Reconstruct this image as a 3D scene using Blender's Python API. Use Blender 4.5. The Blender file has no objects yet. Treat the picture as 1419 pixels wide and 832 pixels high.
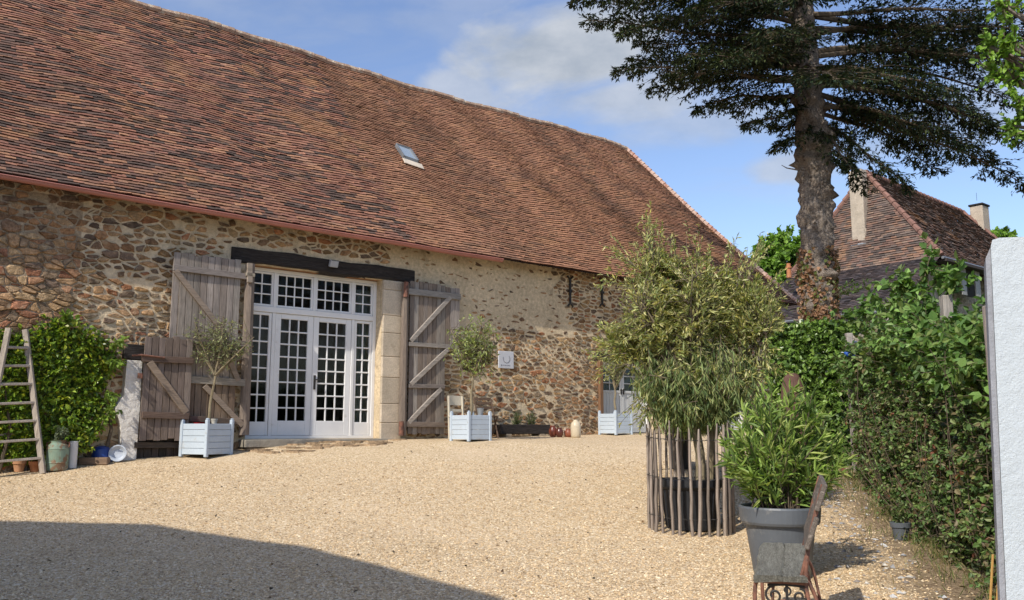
import bpy, math, random
import numpy as np
from mathutils import Vector, Matrix
PI = math.pi
C = bpy.context.scene.collection
SC = bpy.context.scene
rng = np.random.default_rng(7)
random.seed(7)

# ------------------------------------------------------------------ camera
EYE = 1.6
F = 1200.0
PITCH = math.atan(179 / F)
cp, sp = math.cos(PITCH), math.sin(PITCH)
cam = bpy.data.cameras.new('camera'); co = bpy.data.objects.new('camera', cam); C.objects.link(co)
cam.sensor_width = 36; cam.lens = 36 * F / 1419; cam.clip_start = .1; cam.clip_end = 3000
co.location = (0, 0, EYE); co.rotation_euler = (PI / 2 + PITCH, 0, 0)
SC.camera = co

# ------------------------------------------------------------------ sun and sky
SUNDIR = Vector((-.60, -.93, 1.0)).normalized()          # towards the sun
elev = math.asin(SUNDIR.z); azim = math.atan2(SUNDIR.x, SUNDIR.y)
sl = bpy.data.lights.new('sun', 'SUN'); so = bpy.data.objects.new('sun', sl); C.objects.link(so)
sl.energy = 3.9; sl.angle = math.radians(.53); sl.color = (1, .93, .82)
so.rotation_euler = (-SUNDIR).to_track_quat('-Z', 'Y').to_euler(); so.location = (-10, -15, 20)
W = bpy.data.worlds.new('World'); SC.world = W; W.use_nodes = True
SC.view_settings.view_transform = 'Standard'; SC.view_settings.look = 'None'
SC.view_settings.gamma = 1; SC.view_settings.exposure = 0.22
SC.view_settings.use_curve_mapping = False

def ray(px, py):
    x = (px - 709.5) / F; y = (416 - py) / F
    return np.array([x, cp - y * sp, sp + y * cp])
def at(px, py, Y):
    r = ray(px, py); r = r * (Y / r[1]); return np.array([r[0], Y, r[2] + EYE])

def build_world():
    nt = W.node_tree; N = nt.nodes; L = nt.links
    for n in list(N): N.remove(n)
    out = N.new('ShaderNodeOutputWorld'); bg = N.new('ShaderNodeBackground'); bg.inputs[1].default_value = .15
    sky = N.new('ShaderNodeTexSky'); sky.sky_type = 'NISHITA'; sky.sun_disc = False
    sky.sun_elevation = elev; sky.sun_rotation = azim
    sky.air_density = 1.1; sky.dust_density = 1.2; sky.ozone_density = 3.0; sky.altitude = 200
    tc = N.new('ShaderNodeTexCoord')
    def math_(op, a, b=None, c=None, clamp=False):
        m = N.new('ShaderNodeMath'); m.operation = op; m.use_clamp = clamp
        for i, v in enumerate((a, b, c)):
            if v is None: continue
            if isinstance(v, (int, float)): m.inputs[i].default_value = v
            else: L.new(v, m.inputs[i])
        return m.outputs[0]
    def noise(scale, detail, rough, sc=(1, 1, 1), off=(0, 0, 0), dist=0):
        mp = N.new('ShaderNodeMapping'); mp.inputs['Scale'].default_value = sc; mp.inputs['Location'].default_value = off
        L.new(tc.outputs['Generated'], mp.inputs[0])
        n = N.new('ShaderNodeTexNoise'); n.inputs['Scale'].default_value = scale; n.inputs['Detail'].default_value = detail
        n.inputs['Roughness'].default_value = rough; n.inputs['Distortion'].default_value = dist
        L.new(mp.outputs[0], n.inputs[0]); return n.outputs[0]
    big = noise(5.0, 7, .55, (1, 1, 2.2), dist=.3)
    total = None
    for px, py, rx, rz, s in ((830, 80, .125, .062, 1.0), (900, 125, .16, .036, .8), (1010, 160, .12, .028, .55), (640, 128, .04, .02, .7), (1085, 238, .045, .02, .7),
                              (1450, 120, .2, .06, .5), (560, 30, .12, .02, .25), (300, -60, .4, .05, .3)):
        c = Vector(ray(px, py)).normalized()
        mp = N.new('ShaderNodeMapping'); mp.vector_type = 'POINT'
        mp.inputs['Location'].default_value = (-c.x / rx, -c.y / (rx * 2), -c.z / rz); mp.inputs['Scale'].default_value = (1 / rx, 1 / (rx * 2), 1 / rz)
        L.new(tc.outputs['Generated'], mp.inputs[0])
        ln = N.new('ShaderNodeVectorMath'); ln.operation = 'LENGTH'; L.new(mp.outputs[0], ln.inputs[0])
        d = math_('MULTIPLY_ADD', math_('SUBTRACT', big, .5), 3.2, math_('SUBTRACT', 1.15, ln.outputs['Value']))
        mr = N.new('ShaderNodeMapRange'); mr.interpolation_type = 'SMOOTHSTEP'
        mr.inputs['From Min'].default_value = 0; mr.inputs['From Max'].default_value = .9; mr.inputs['To Max'].default_value = s
        L.new(d, mr.inputs[0])
        total = mr.outputs[0] if total is None else math_('MAXIMUM', total, mr.outputs[0])
    streak = noise(3.2, 8, .62, (1, 1, 5), (3, 1, 0), .6)
    mr = N.new('ShaderNodeMapRange'); mr.interpolation_type = 'SMOOTHSTEP'
    mr.inputs['From Min'].default_value = .45; mr.inputs['From Max'].default_value = .8; mr.inputs['To Max'].default_value = .30
    L.new(streak, mr.inputs[0]); total = math_('MAXIMUM', total, mr.outputs[0])
    det = noise(9, 6, .6, (1, 1, 2), (7, 2, 0))
    cr = N.new('ShaderNodeValToRGB'); L.new(det, cr.inputs[0])
    cr.color_ramp.elements[0].position = .3; cr.color_ramp.elements[0].color = (2.3, 2.65, 3.2, 1)
    cr.color_ramp.elements[1].position = .7; cr.color_ramp.elements[1].color = (3.8, 4.0, 4.35, 1)
    mx = N.new('ShaderNodeMix'); mx.data_type = 'RGBA'
    hs = N.new('ShaderNodeHueSaturation'); hs.inputs['Saturation'].default_value = 1.0; hs.inputs['Value'].default_value = 1.1; hs.inputs['Hue'].default_value = .508
    L.new(sky.outputs[0], hs.inputs['Color'])
    L.new(total, mx.inputs[0]); L.new(hs.outputs[0], mx.inputs[6]); L.new(cr.outputs[0], mx.inputs[7])
    L.new(mx.outputs[2], bg.inputs[0]); L.new(bg.outputs[0], out.inputs[0])
build_world()

# ------------------------------------------------------------------ tags and hierarchy
def tag(o, label=None, cat=None, group=None, kind=None):
    if label: o['label'] = label
    if cat: o['category'] = cat
    if group: o['group'] = group
    if kind: o['kind'] = kind
    return o
def thing(name, label, cat, loc=(0, 0, 0), rz=0, group=None):
    o = bpy.data.objects.new(name, None); C.objects.link(o); o.empty_display_size = .2
    o.location = [float(v) for v in loc]; o.rotation_euler = (0, 0, rz)
    return tag(o, label, cat, group)
def copy_tree(o, parent=None):
    c = o.copy(); C.objects.link(c)
    if parent: c.parent = parent
    for ch in list(o.children): copy_tree(ch, c)
    return c

# ------------------------------------------------------------------ mesh builder
class MB:
    def __init__(s): s.V = []; s.F = []; s.n = 0
    def add(s, v, f, col=(1, 1, 1), mi=0):
        v = np.asarray(v, float).reshape(-1, 3)
        groups = {}
        for q in f: groups.setdefault(len(q), []).append(q)
        for k, g in groups.items():
            g = np.asarray(g, int)
            s.F.append((g + s.n, np.tile(np.asarray(col, float)[:3], (len(g), 1)), np.full(len(g), mi)))
        s.V.append(v); s.n += len(v); return s
    def addn(s, v, f, cols, mi=0):
        s.F.append((np.asarray(f, int) + s.n, np.asarray(cols, float), np.full(len(f), mi)))
        s.V.append(np.asarray(v, float).reshape(-1, 3)); s.n += len(s.V[-1]); return s
    def box(s, c, size, rot=None, col=(1, 1, 1), mi=0, bev=0, taper=1):
        hx, hy, hz = [q / 2 for q in size]
        b = min(bev, hx * .9, hy * .9, hz * .9)
        if b <= 0:
            v = [(x * (taper if z > 0 else 1), y * (taper if z > 0 else 1), z) for z in (-hz, hz) for x, y in ((-hx, -hy), (hx, -hy), (hx, hy), (-hx, hy))]
            f = [(3, 2, 1, 0), (4, 5, 6, 7), (0, 1, 5, 4), (1, 2, 6, 5), (2, 3, 7, 6), (3, 0, 4, 7)]
        else:
            v = []; f = []
            idx = {}
            for ix in (-1, 1):
                for iy in (-1, 1):
                    for iz in (-1, 1):
                        for a in range(3):
                            p = [ix * (hx - b), iy * (hy - b), iz * (hz - b)]
                            p[a] = (ix * hx, iy * hy, iz * hz)[a]
                            idx[(ix, iy, iz, a)] = len(v); v.append(p)
            I = idx
            for a in range(3):
                b1, b2 = (a + 1) % 3, (a + 2) % 3
                for sg in (-1, 1):
                    q = []
                    for s1, s2 in ((-1, -1), (1, -1), (1, 1), (-1, 1)):
                        k = [0, 0, 0]; k[a] = sg; k[b1] = s1; k[b2] = s2; q.append(I[(*k, a)])
                    f.append(tuple(q) if sg > 0 else tuple(q[::-1]))
            for a in range(3):      # edges along axis a
                b1, b2 = (a + 1) % 3, (a + 2) % 3
                for s1 in (-1, 1):
                    for s2 in (-1, 1):
                        k0 = [0, 0, 0]; k1 = [0, 0, 0]
                        k0[a] = -1; k1[a] = 1; k0[b1] = k1[b1] = s1; k0[b2] = k1[b2] = s2
                        q = (I[(*k0, b1)], I[(*k1, b1)], I[(*k1, b2)], I[(*k0, b2)])
                        f.append(q if s1 * s2 < 0 else q[::-1])
            for ix in (-1, 1):
                for iy in (-1, 1):
                    for iz in (-1, 1):
                        q = tuple(I[(ix, iy, iz, a)] for a in range(3))
                        f.append(q if ix * iy * iz > 0 else q[::-1])
        v = np.array(v, float)
        if rot is not None: v = v @ np.array(rot.to_3x3() if hasattr(rot, 'to_3x3') else rot).T
        return s.add(v + np.array(c, float), f, col, mi)
    def beam(s, a, b, w, d, up=(0, 0, 1), col=(1, 1, 1), mi=0, bev=.004, ext=0):
        """box running from a to b, w across, d deep (along up-ish)"""
        a = Vector([float(q) for q in a]); b = Vector([float(q) for q in b]); z = (b - a); L = z.length; z.normalize()
        x = Vector(up).cross(z)
        if x.length < 1e-4: x = Vector((1, 0, 0)).cross(z)
        x.normalize(); y = z.cross(x)
        R = Matrix((x, y, z)).transposed()
        return s.box((a + b) / 2, (w, d, L + ext), R, col, mi, bev)
    def tube(s, P, R, n=8, col=(1, 1, 1), mi=0, cap=True, flat=1.0):
        P = [Vector([float(q) for q in p]) for p in P]
        if isinstance(R, (int, float)): R = [R] * len(P)
        vs = []; f = []; prev = None
        for i, p in enumerate(P):
            t = (P[min(i + 1, len(P) - 1)] - P[max(i - 1, 0)]).normalized()
            if prev is None:
                ref = Vector((0, 0, 1)) if abs(t.z) < .9 else Vector((1, 0, 0))
                x = t.cross(ref).normalized()
            else:
                x = (prev - t * prev.dot(t))
                x = x.normalized() if x.length > 1e-5 else t.orthogonal().normalized()
            prev = x; y = t.cross(x)
            for k in range(n):
                a = 2 * PI * k / n; vs.append(p + (x * math.cos(a) + y * math.sin(a) * flat) * R[i])
        for i in range(len(P) - 1):
            for k in range(n):
                k2 = (k + 1) % n; f.append((i * n + k, i * n + k2, (i + 1) * n + k2, (i + 1) * n + k))
        if cap: f.append(tuple(range(n))[::-1]); f.append(tuple((len(P) - 1) * n + k for k in range(n)))
        return s.add(vs, f, col, mi)
    def lathe(s, prof, c=(0, 0, 0), n=28, col=(1, 1, 1), mi=0, closed=False, a0=0):
        vs = []; f = []
        for r, z in prof:
            for k in range(n):
                a = 2 * PI * k / n + a0; vs.append((c[0] + r * math.cos(a), c[1] + r * math.sin(a), c[2] + z))
        for i in range(len(prof) - 1):
            for k in range(n):
                k2 = (k + 1) % n; f.append((i * n + k, i * n + k2, (i + 1) * n + k2, (i + 1) * n + k))
        if prof[0][0] > 1e-4: f.append(tuple(range(n))[::-1])
        if prof[-1][0] > 1e-4: f.append(tuple((len(prof) - 1) * n + k for k in range(n)))
        return s.add(vs, f, col, mi)
    def prism(s, pts, d, fn, col=(1, 1, 1), mi=0):
        """polygon pts (2d) extruded between the two offsets in d; fn(u,v,w)->xyz"""
        n = len(pts); vs = [fn(u, v, d[0]) for u, v in pts] + [fn(u, v, d[1]) for u, v in pts]
        f = [tuple(range(n)), tuple(range(2 * n - 1, n - 1, -1))] + [(i, i + n, (i + 1) % n + n, (i + 1) % n) for i in range(n)]
        return s.add(vs, f, col, mi)
    def build(s, name, mats, parent=None, origin=(0, 0, 0), smooth=False, loc=None, angle=None):
        me = bpy.data.meshes.new(name)
        V = np.concatenate(s.V) - np.array(origin, float)
        tot = [len(f[0]) for f in s.F]
        lt = np.concatenate([np.full(len(f[0]), f[0].shape[1]) for f in s.F])
        vi = np.concatenate([f[0].ravel() for f in s.F])
        cols = np.concatenate([f[1] for f in s.F]); mi = np.concatenate([f[2] for f in s.F])
        me.vertices.add(len(V)); me.vertices.foreach_set('co', V.astype('f').ravel())
        me.loops.add(len(vi)); me.loops.foreach_set('vertex_index', vi.astype('i'))
        me.polygons.add(len(lt)); ls = np.concatenate([[0], np.cumsum(lt)[:-1]])
        me.polygons.foreach_set('loop_start', ls.astype('i'))
        me.polygons.foreach_set('material_index', mi.astype('i'))
        me.polygons.foreach_set('use_smooth', np.full(len(lt), smooth))
        me.update(calc_edges=True)
        at_ = me.attributes.new('col', 'FLOAT_COLOR', 'FACE')
        at_.data.foreach_set('color', np.concatenate([cols, np.ones((len(cols), 1))], 1).astype('f').ravel())
        me.validate()
        if smooth and angle: me.shade_smooth() if False else None
        if not isinstance(mats, (list, tuple)): mats = [mats]
        for m in mats: me.materials.append(m)
        o = bpy.data.objects.new(name, me); C.objects.link(o)
        if parent: o.parent = parent
        if loc is not None: o.location = [float(q) for q in loc]
        return o

# ------------------------------------------------------------------ materials
def material(name, base=None, attr=False, n1=(3, .25), n2=None, rough=.8, spec=.3, bump=None, trans=0, metal=0, stretch=(1, 1, 1), tint=None, coord='Object', coat=0):
    """n1=(scale, amount) brightness variation; bump=[(scale, distance, detail)...]; tint=(colour, scale, threshold, width, amount)"""
    m = bpy.data.materials.new(name); m.use_nodes = True; nt = m.node_tree; N = nt.nodes; L = nt.links
    b = N['Principled BSDF']; b.inputs['Roughness'].default_value = rough; b.inputs['Metallic'].default_value = metal
    b.inputs['Specular IOR Level'].default_value = spec
    tc = N.new('ShaderNodeTexCoord'); mp = N.new('ShaderNodeMapping'); mp.inputs['Scale'].default_value = stretch
    L.new(tc.outputs[coord], mp.inputs[0])
    def noise(sc, det=5, ro=.6):
        n = N.new('ShaderNodeTexNoise'); n.inputs['Scale'].default_value = sc; n.inputs['Detail'].default_value = det
        n.inputs['Roughness'].default_value = ro; L.new(mp.outputs[0], n.inputs[0]); return n.outputs[0]
    if attr:
        a = N.new('ShaderNodeAttribute'); a.attribute_name = 'col'; src = a.outputs['Color']
        if base is not None:
            x = N.new('ShaderNodeMix'); x.data_type = 'RGBA'; x.blend_type = 'MULTIPLY'; x.inputs[0].default_value = 1
            x.inputs[7].default_value = (*base, 1); L.new(src, x.inputs[6]); src = x.outputs[2]
    else:
        r = N.new('ShaderNodeRGB'); r.outputs[0].default_value = (*base, 1); src = r.outputs[0]
    for nn in ([n1] if n1 else []) + (n2 or []):
        mr = N.new('ShaderNodeMapRange'); mr.inputs['From Min'].default_value = .25; mr.inputs['From Max'].default_value = .75
        mr.inputs['To Min'].default_value = 1 - nn[1]; mr.inputs['To Max'].default_value = 1 + nn[1]
        L.new(noise(nn[0]), mr.inputs[0])
        x = N.new('ShaderNodeVectorMath'); x.operation = 'SCALE'; L.new(src, x.inputs[0]); L.new(mr.outputs[0], x.inputs['Scale']); src = x.outputs[0]
    for tt in (tint or []):
        c, sc, th, wd, am = tt
        mr = N.new('ShaderNodeMapRange'); mr.interpolation_type = 'SMOOTHSTEP'
        mr.inputs['From Min'].default_value = th; mr.inputs['From Max'].default_value = th + wd; mr.inputs['To Max'].default_value = am
        L.new(noise(sc, 8, .68), mr.inputs[0])
        x = N.new('ShaderNodeMix'); x.data_type = 'RGBA'; x.inputs[7].default_value = (*c, 1)
        L.new(mr.outputs[0], x.inputs[0]); L.new(src, x.inputs[6]); src = x.outputs[2]
    L.new(src, b.inputs['Base Color'])
    if bump:
        prev = None
        for sc, dist, det in bump:
            bp = N.new('ShaderNodeBump'); bp.inputs['Distance'].default_value = dist; bp.inputs['Strength'].default_value = 1
            L.new(noise(sc, det, .65), bp.inputs['Height'])
            if prev: L.new(prev, bp.inputs['Normal'])
            prev = bp.outputs[0]
        L.new(prev, b.inputs['Normal'])
    if coat: b.inputs['Coat Weight'].default_value = coat
    if trans:
        tr = N.new('ShaderNodeBsdfTranslucent'); mx = N.new('ShaderNodeMixShader'); mx.inputs[0].default_value = trans
        g = N.new('ShaderNodeVectorMath'); g.operation = 'MULTIPLY'; g.inputs[1].default_value = (1.3, 1.45, .5); L.new(src, g.inputs[0])
        L.new(g.outputs[0], tr.inputs[0]); L.new(b.outputs[0], mx.inputs[1]); L.new(tr.outputs[0], mx.inputs[2])
        L.new(mx.outputs[0], N['Material Output'].inputs[0])
    return m
M = {}
M['stone'] = material('stone', base=(1.12, 1.0, .88), attr=True, n1=(12, .5), n2=[(50, .35)], rough=.92, spec=.1, bump=[(16, .035, 8), (60, .008, 6)], tint=[((.46, .37, .25), 7, .55, .10, .5), ((.07, .055, .04), 19, .6, .08, .6)])
M['mortar'] = material('mortar', (.62, .50, .335), n1=(1.1, .22), n2=[(14, .28), (60, .2)], rough=.95, spec=.1, bump=[(9, .03, 8), (50, .008, 8)],
                       tint=[((.27, .2, .125), 2.4, .55, .14, .6), ((.6, .5, .35), 5, .6, .1, .5), ((.16, .12, .08), 16, .63, .07, .6)])
M['old_mortar'] = material('old_mortar', (.40, .31, .21), n1=(1.5, .25), n2=[(16, .4), (60, .3)], rough=.95, spec=.1, bump=[(12, .04, 8), (50, .01, 8)], tint=[((.5, .41, .28), 3, .56, .1, .6), ((.08, .06, .045), 14, .58, .08, .8)])
M['ashlar'] = material('ashlar', attr=True, n1=(5, .15), n2=[(40, .15)], rough=.9, spec=.1, bump=[(25, .008, 8)], tint=[((.25, .2, .14), 4, .58, .12, .5)])
M['tile'] = material('roof_tile', attr=True, n1=(.5, .25), n2=[(30, .35)], rough=.92, spec=.12, bump=[(60, .006, 4)],
                     tint=[((.13, .085, .07), .55, .52, .12, .4), ((.05, .042, .04), 3.5, .60, .08, .5), ((.38, .205, .10), .8, .54, .14, .5), ((.2, .17, .13), 5, .62, .08, .45)])
M['ridge'] = material('ridge_mortar', (.52, .42, .3), n1=(4, .3), rough=.95, bump=[(20, .03, 6)])
M['wood_v'] = material('weathered_wood_upright', attr=True, n1=(1.5, .25), n2=[(9, .4)], rough=.85, spec=.2, stretch=(9, 9, .6), bump=[(8, .006, 6)],
                       tint=[((.09, .065, .05), 3, .56, .12, .6)])
M['wood_h'] = material('weathered_wood_level', attr=True, n1=(1.5, .25), n2=[(9, .35)], rough=.85, spec=.2, stretch=(.8, 9, 9), bump=[(8, .006, 6)],
                       tint=[((.07, .055, .045), 3, .56, .12, .5)])
M['wood_dark'] = material('old_dark_oak', (.035, .029, .026), n1=(2, .4), n2=[(8, .5)], rough=.8, spec=.25, stretch=(.8, 8, 8), bump=[(7, .02, 6)])
M['white'] = material('white_paint', (.77, .765, .75), n1=(3, .06), rough=.5, spec=.35, tint=[((.55, .52, .46), 5, .60, .12, .5)])
M['dark'] = material('dark_void', (.02, .018, .016), n1=None, rough=.9)
M['iron'] = material('black_iron', (.025, .023, .022), n1=(20, .3), rough=.6, spec=.4, bump=[(60, .003, 4)])
M['rust'] = material('rusty_iron', (.2, .095, .065), n1=(20, .4), rough=.8, spec=.25, bump=[(90, .002, 4)], tint=[((.07, .05, .045), 9, .5, .1, .7)])
M['copper'] = material('gutter_paint', (.42, .17, .13), n1=(2, .15), rough=.5, spec=.4)
M['planter'] = material('grey_blue_plastic', (.46, .535, .61), n1=(2, .08), n2=[(30, .06)], rough=.55, spec=.3, bump=[(80, .0006, 3)], tint=[((.38, .34, .27), 6, .58, .14, .45)])
M['soil'] = material('soil', (.06, .04, .025), n1=(20, .4), rough=1, bump=[(40, .02, 5)])
M['leaf'] = material('leaf', attr=True, n1=None, rough=.5, spec=.35, trans=.28)
M['leafgloss'] = material('glossy_leaf', attr=True, n1=None, rough=.35, spec=.45, trans=.22)
M['needle'] = material('needle', attr=True, n1=None, rough=.65, spec=.2, trans=.08)
M['bark'] = material('bark', (.27, .225, .185), n1=(4, .35), n2=[(26, .5)], rough=.95, spec=.1, bump=[(12, .10, 8), (45, .03, 7)], tint=[((.07, .05, .04), 7, .55, .1, .8), ((.27, .25, .22), 5, .6, .1, .5)])
M['twig'] = material('twig', (.11, .085, .06), n1=(10, .3), rough=.9)
M['stem_green'] = material('olive_bark', (.23, .19, .12), n1=(12, .3), rough=.9, bump=[(60, .004, 4)])
M['terracotta'] = material('terracotta', (.42, .17, .075), n1=(10, .25), rough=.85, bump=[(50, .001, 3)], tint=[((.5, .34, .24), 8, .56, .1, .6)])
M['pot_grey'] = material('grey_plastic_pot', (.105, .118, .135), n1=(4, .15), rough=.45, spec=.4, tint=[((.26, .25, .23), 7, .56, .12, .5), ((.36, .35, .33), 24, .68, .06, .6)])
M['pot_black'] = material('black_plastic_pot', (.022, .024, .028), n1=(6, .3), rough=.45, spec=.4)
M['roughcast'] = material('white_roughcast', (.50, .55, .585), n1=(1.5, .05), n2=[(120, .05)], rough=.95, spec=.1, bump=[(90, .005, 4), (14, .01, 5)], tint=[((.36, .36, .34), 2.2, .56, .16, .55), ((.25, .24, .22), 40, .70, .04, .7)])  # bluish grey base puts shade into the colour of this white wall
M['whitewash'] = material('whitewash', (.72, .69, .64), n1=(3, .1), rough=.95, bump=[(8, .03, 6), (40, .006, 5)], tint=[((.42, .34, .26), 5, .64, .08, .6)])
def glass_mat():
    m = bpy.data.materials.new('window_glass'); m.use_nodes = True; N = m.node_tree.nodes; L = m.node_tree.links
    N.remove(N['Principled BSDF'])
    g = N.new('ShaderNodeBsdfGlossy'); g.inputs['Roughness'].default_value = .02; t = N.new('ShaderNodeBsdfTransparent'); t.inputs[0].default_value = (.7, .74, .75, 1)
    f = N.new('ShaderNodeFresnel'); f.inputs[0].default_value = 1.27; nz = N.new('ShaderNodeTexNoise'); nz.inputs['Scale'].default_value = 3; bpn = N.new('ShaderNodeBump'); bpn.inputs['Distance'].default_value = .012; L.new(nz.outputs[0], bpn.inputs['Height']); L.new(bpn.outputs[0], g.inputs['Normal']); mx = N.new('ShaderNodeMixShader')
    L.new(f.outputs[0], mx.inputs[0]); L.new(t.outputs[0], mx.inputs[1]); L.new(g.outputs[0], mx.inputs[2]); L.new(mx.outputs[0], N['Material Output'].inputs[0])
    return m
M['glass'] = glass_mat()
# ------------------------------------------------------------------ ground
_gy = np.linspace(-60, 90, 1501)
_gz = np.interp(_gy, [-60, 0, 5, 7, 9, 11, 12.5, 14, 15.5, 17, 20.7, 26, 90], [0, 0, .29, .43, .54, .78, .97, 1.18, 1.37, 1.41, 1.5, 1.6, 1.6])
_k = np.hanning(13); _k /= _k.sum()
_gz = np.convolve(np.pad(_gz, 6, 'edge'), _k, 'valid')
def gh(x, y):
    x = np.asarray(x, float); y = np.asarray(y, float)
    b = .012 * np.sin(x * 1.7 + y * .9) * np.sin(y * 1.3 - x * .4) + .008 * np.sin(x * 4.1 + 1) * np.sin(y * 3.7)
    return np.interp(y, _gy, _gz) + b * (np.abs(x) < 14)
def G(px, py):
    r = ray(px, py); lo, hi = 3., 60.
    for _ in range(60):
        m = (lo + hi) / 2; P = r * (m / r[1])
        if P[2] + EYE > gh(P[0], P[1]): lo = m
        else: hi = m
    P = r * (lo / r[1]); return np.array([P[0], P[1], float(gh(P[0], P[1]))])
def ground_mat():
    m = bpy.data.materials.new('gravel_ground'); m.use_nodes = True; nt = m.node_tree; N = nt.nodes; L = nt.links; b = N['Principled BSDF']
    b.inputs['Roughness'].default_value = .95; b.inputs['Specular IOR Level'].default_value = .1
    tc = N.new('ShaderNodeTexCoord')
    def vor(sc, out='Color'):
        v = N.new('ShaderNodeTexVoronoi'); v.inputs['Scale'].default_value = sc; L.new(tc.outputs['Object'], v.inputs[0]); return v
    def noi(sc, det=6, ro=.6):
        v = N.new('ShaderNodeTexNoise'); v.inputs['Scale'].default_value = sc; v.inputs['Detail'].default_value = det; v.inputs['Roughness'].default_value = ro
        L.new(tc.outputs['Object'], v.inputs[0]); return v.outputs[0]
    v1 = vor(55); v2 = vor(24)
    sp_ = N.new('ShaderNodeSeparateColor'); L.new(v1.outputs['Color'], sp_.inputs[0])
    cr = N.new('ShaderNodeValToRGB'); L.new(sp_.outputs[0], cr.inputs[0]); e = cr.color_ramp.elements
    e[0].position = 0; e[0].color = (.32, .22, .13, 1); e[1].position = 1; e[1].color = (.78, .68, .52, 1)
    for p, c in ((.2, (.49, .36, .215, 1)), (.5, (.60, .455, .28, 1)), (.8, (.68, .54, .35, 1))):
        q = e.new(p); q.color = c
    def mix(fac, a, c, blend='MIX'):
        x = N.new('ShaderNodeMix'); x.data_type = 'RGBA'; x.blend_type = blend
        if isinstance(fac, float): x.inputs[0].default_value = fac
        else: L.new(fac, x.inputs[0])
        L.new(a, x.inputs[6])
        if isinstance(c, tuple): x.inputs[7].default_value = c
        else: L.new(c, x.inputs[7])
        return x.outputs[2]
    def mr(a, f0, f1, t0, t1):
        x = N.new('ShaderNodeMapRange'); x.interpolation_type = 'SMOOTHSTEP'
        for i, q in enumerate((f0, f1, t0, t1)): x.inputs[1 + i].default_value = q
        L.new(a, x.inputs[0]); return x.outputs[0]
    col = cr.outputs[0]
    col = mix(mr(noi(.7), .5, .72, 0, .4), col, (.64, .50, .34, 1))
    col = mix(mr(noi(1.6, 8, .7), .56, .70, 0, .5), col, (.42, .32, .205, 1))
    col = mix(mr(noi(3.1, 9, .7), .62, .72, 0, .5), col, (.30, .255, .20, 1))
    # bare earthy strip along the hedge and in front of the barn door
    sx = N.new('ShaderNodeSeparateXYZ'); L.new(tc.outputs['Object'], sx.inputs[0])
    def ma(op, a, c, cl=False):
        x = N.new('ShaderNodeMath'); x.operation = op; x.use_clamp = cl
        for i, q in enumerate((a, c)):
            if isinstance(q, (int, float)): x.inputs[i].default_value = q
            else: L.new(q, x.inputs[i])
        return x.outputs[0]
    # distance right of the hedge foot line x = 3.05+.245*(y-6.4)
    lin = N.new('ShaderNodeMath'); lin.operation = 'MULTIPLY_ADD'; L.new(sx.outputs[1], lin.inputs[0]); lin.inputs[1].default_value = .262; lin.inputs[2].default_value = 1.38 - .25
    d = ma('ADD', ma('SUBTRACT', sx.outputs[0], lin.outputs[0]), ma('MULTIPLY', ma('SUBTRACT', noi(2.2, 7, .7), .5), 1.6))
    fm = mr(d, -.35, .35, 0, 1)
    dirt = N.new('ShaderNodeValToRGB'); L.new(noi(28, 6, .7), dirt.inputs[0]); dirt.color_ramp.elements[0].position = .35; dirt.color_ramp.elements[0].color = (.12, .08, .05, 1)
    dirt.color_ramp.elements[1].position = .65; dirt.color_ramp.elements[1].color = (.34, .26, .17, 1)
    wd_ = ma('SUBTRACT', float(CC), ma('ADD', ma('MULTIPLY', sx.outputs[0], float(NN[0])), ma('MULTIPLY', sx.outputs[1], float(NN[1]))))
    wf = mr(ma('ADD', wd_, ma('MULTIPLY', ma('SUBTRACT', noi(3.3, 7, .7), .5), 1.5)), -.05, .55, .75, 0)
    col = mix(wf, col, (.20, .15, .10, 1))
    far = mr(sx.outputs[1], 26, 30, 0, 1)
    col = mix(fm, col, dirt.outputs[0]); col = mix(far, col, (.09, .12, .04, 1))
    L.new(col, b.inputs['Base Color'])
    b1 = N.new('ShaderNodeBump'); b1.inputs['Distance'].default_value = .008; L.new(v1.outputs['Distance'], b1.inputs['Height']); b1.invert = True
    b2 = N.new('ShaderNodeBump'); b2.inputs['Distance'].default_value = .012; L.new(noi(9, 8, .75), b2.inputs['Height']); L.new(b1.outputs[0], b2.inputs['Normal'])
    L.new(b2.outputs[0], b.inputs['Normal'])
    return m
def make_ground():
    M['ground'] = ground_mat()
    xs = np.concatenate([[-900, -300, -100, -50, -30, -20], np.arange(-14, 14.01, .14), [20, 30, 50, 100, 300, 900]])
    ys = np.concatenate([[-300, -100, -40, -20, -8, 0, 3], np.arange(4.5, 26, .14), [28, 32, 40, 60, 90, 200, 500, 1500]])
    X, Y = np.meshgrid(xs, ys); Z = gh(X, Y)
    V = np.stack([X, Y, Z], -1).reshape(-1, 3); nx = len(xs); ny = len(ys)
    i, j = np.meshgrid(np.arange(nx - 1), np.arange(ny - 1)); a = (j * nx + i).ravel()
    f = np.stack([a, a + 1, a + nx + 1, a + nx], 1)
    m = MB(); m.addn(V, f, np.ones((len(f), 3)))
    tag(m.build('ground', M['ground'], smooth=True), kind='structure')
OCT = np.array([(1, 0, 0), (0, 1, 0), (-1, 0, 0), (0, -1, 0), (0, 0, 1), (.0, 0, -1)], float)
OCTF = np.array([(0, 1, 4), (1, 2, 4), (2, 3, 4), (3, 0, 4), (1, 0, 5), (2, 1, 5), (3, 2, 5), (0, 3, 5)])
def pick(pal, n, jit=.12):
    pal = np.array(pal, float); c = pal[rng.integers(0, len(pal), n)]
    return np.clip(c * (1 + rng.normal(0, jit, (n, 1))), .003, 1)
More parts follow.
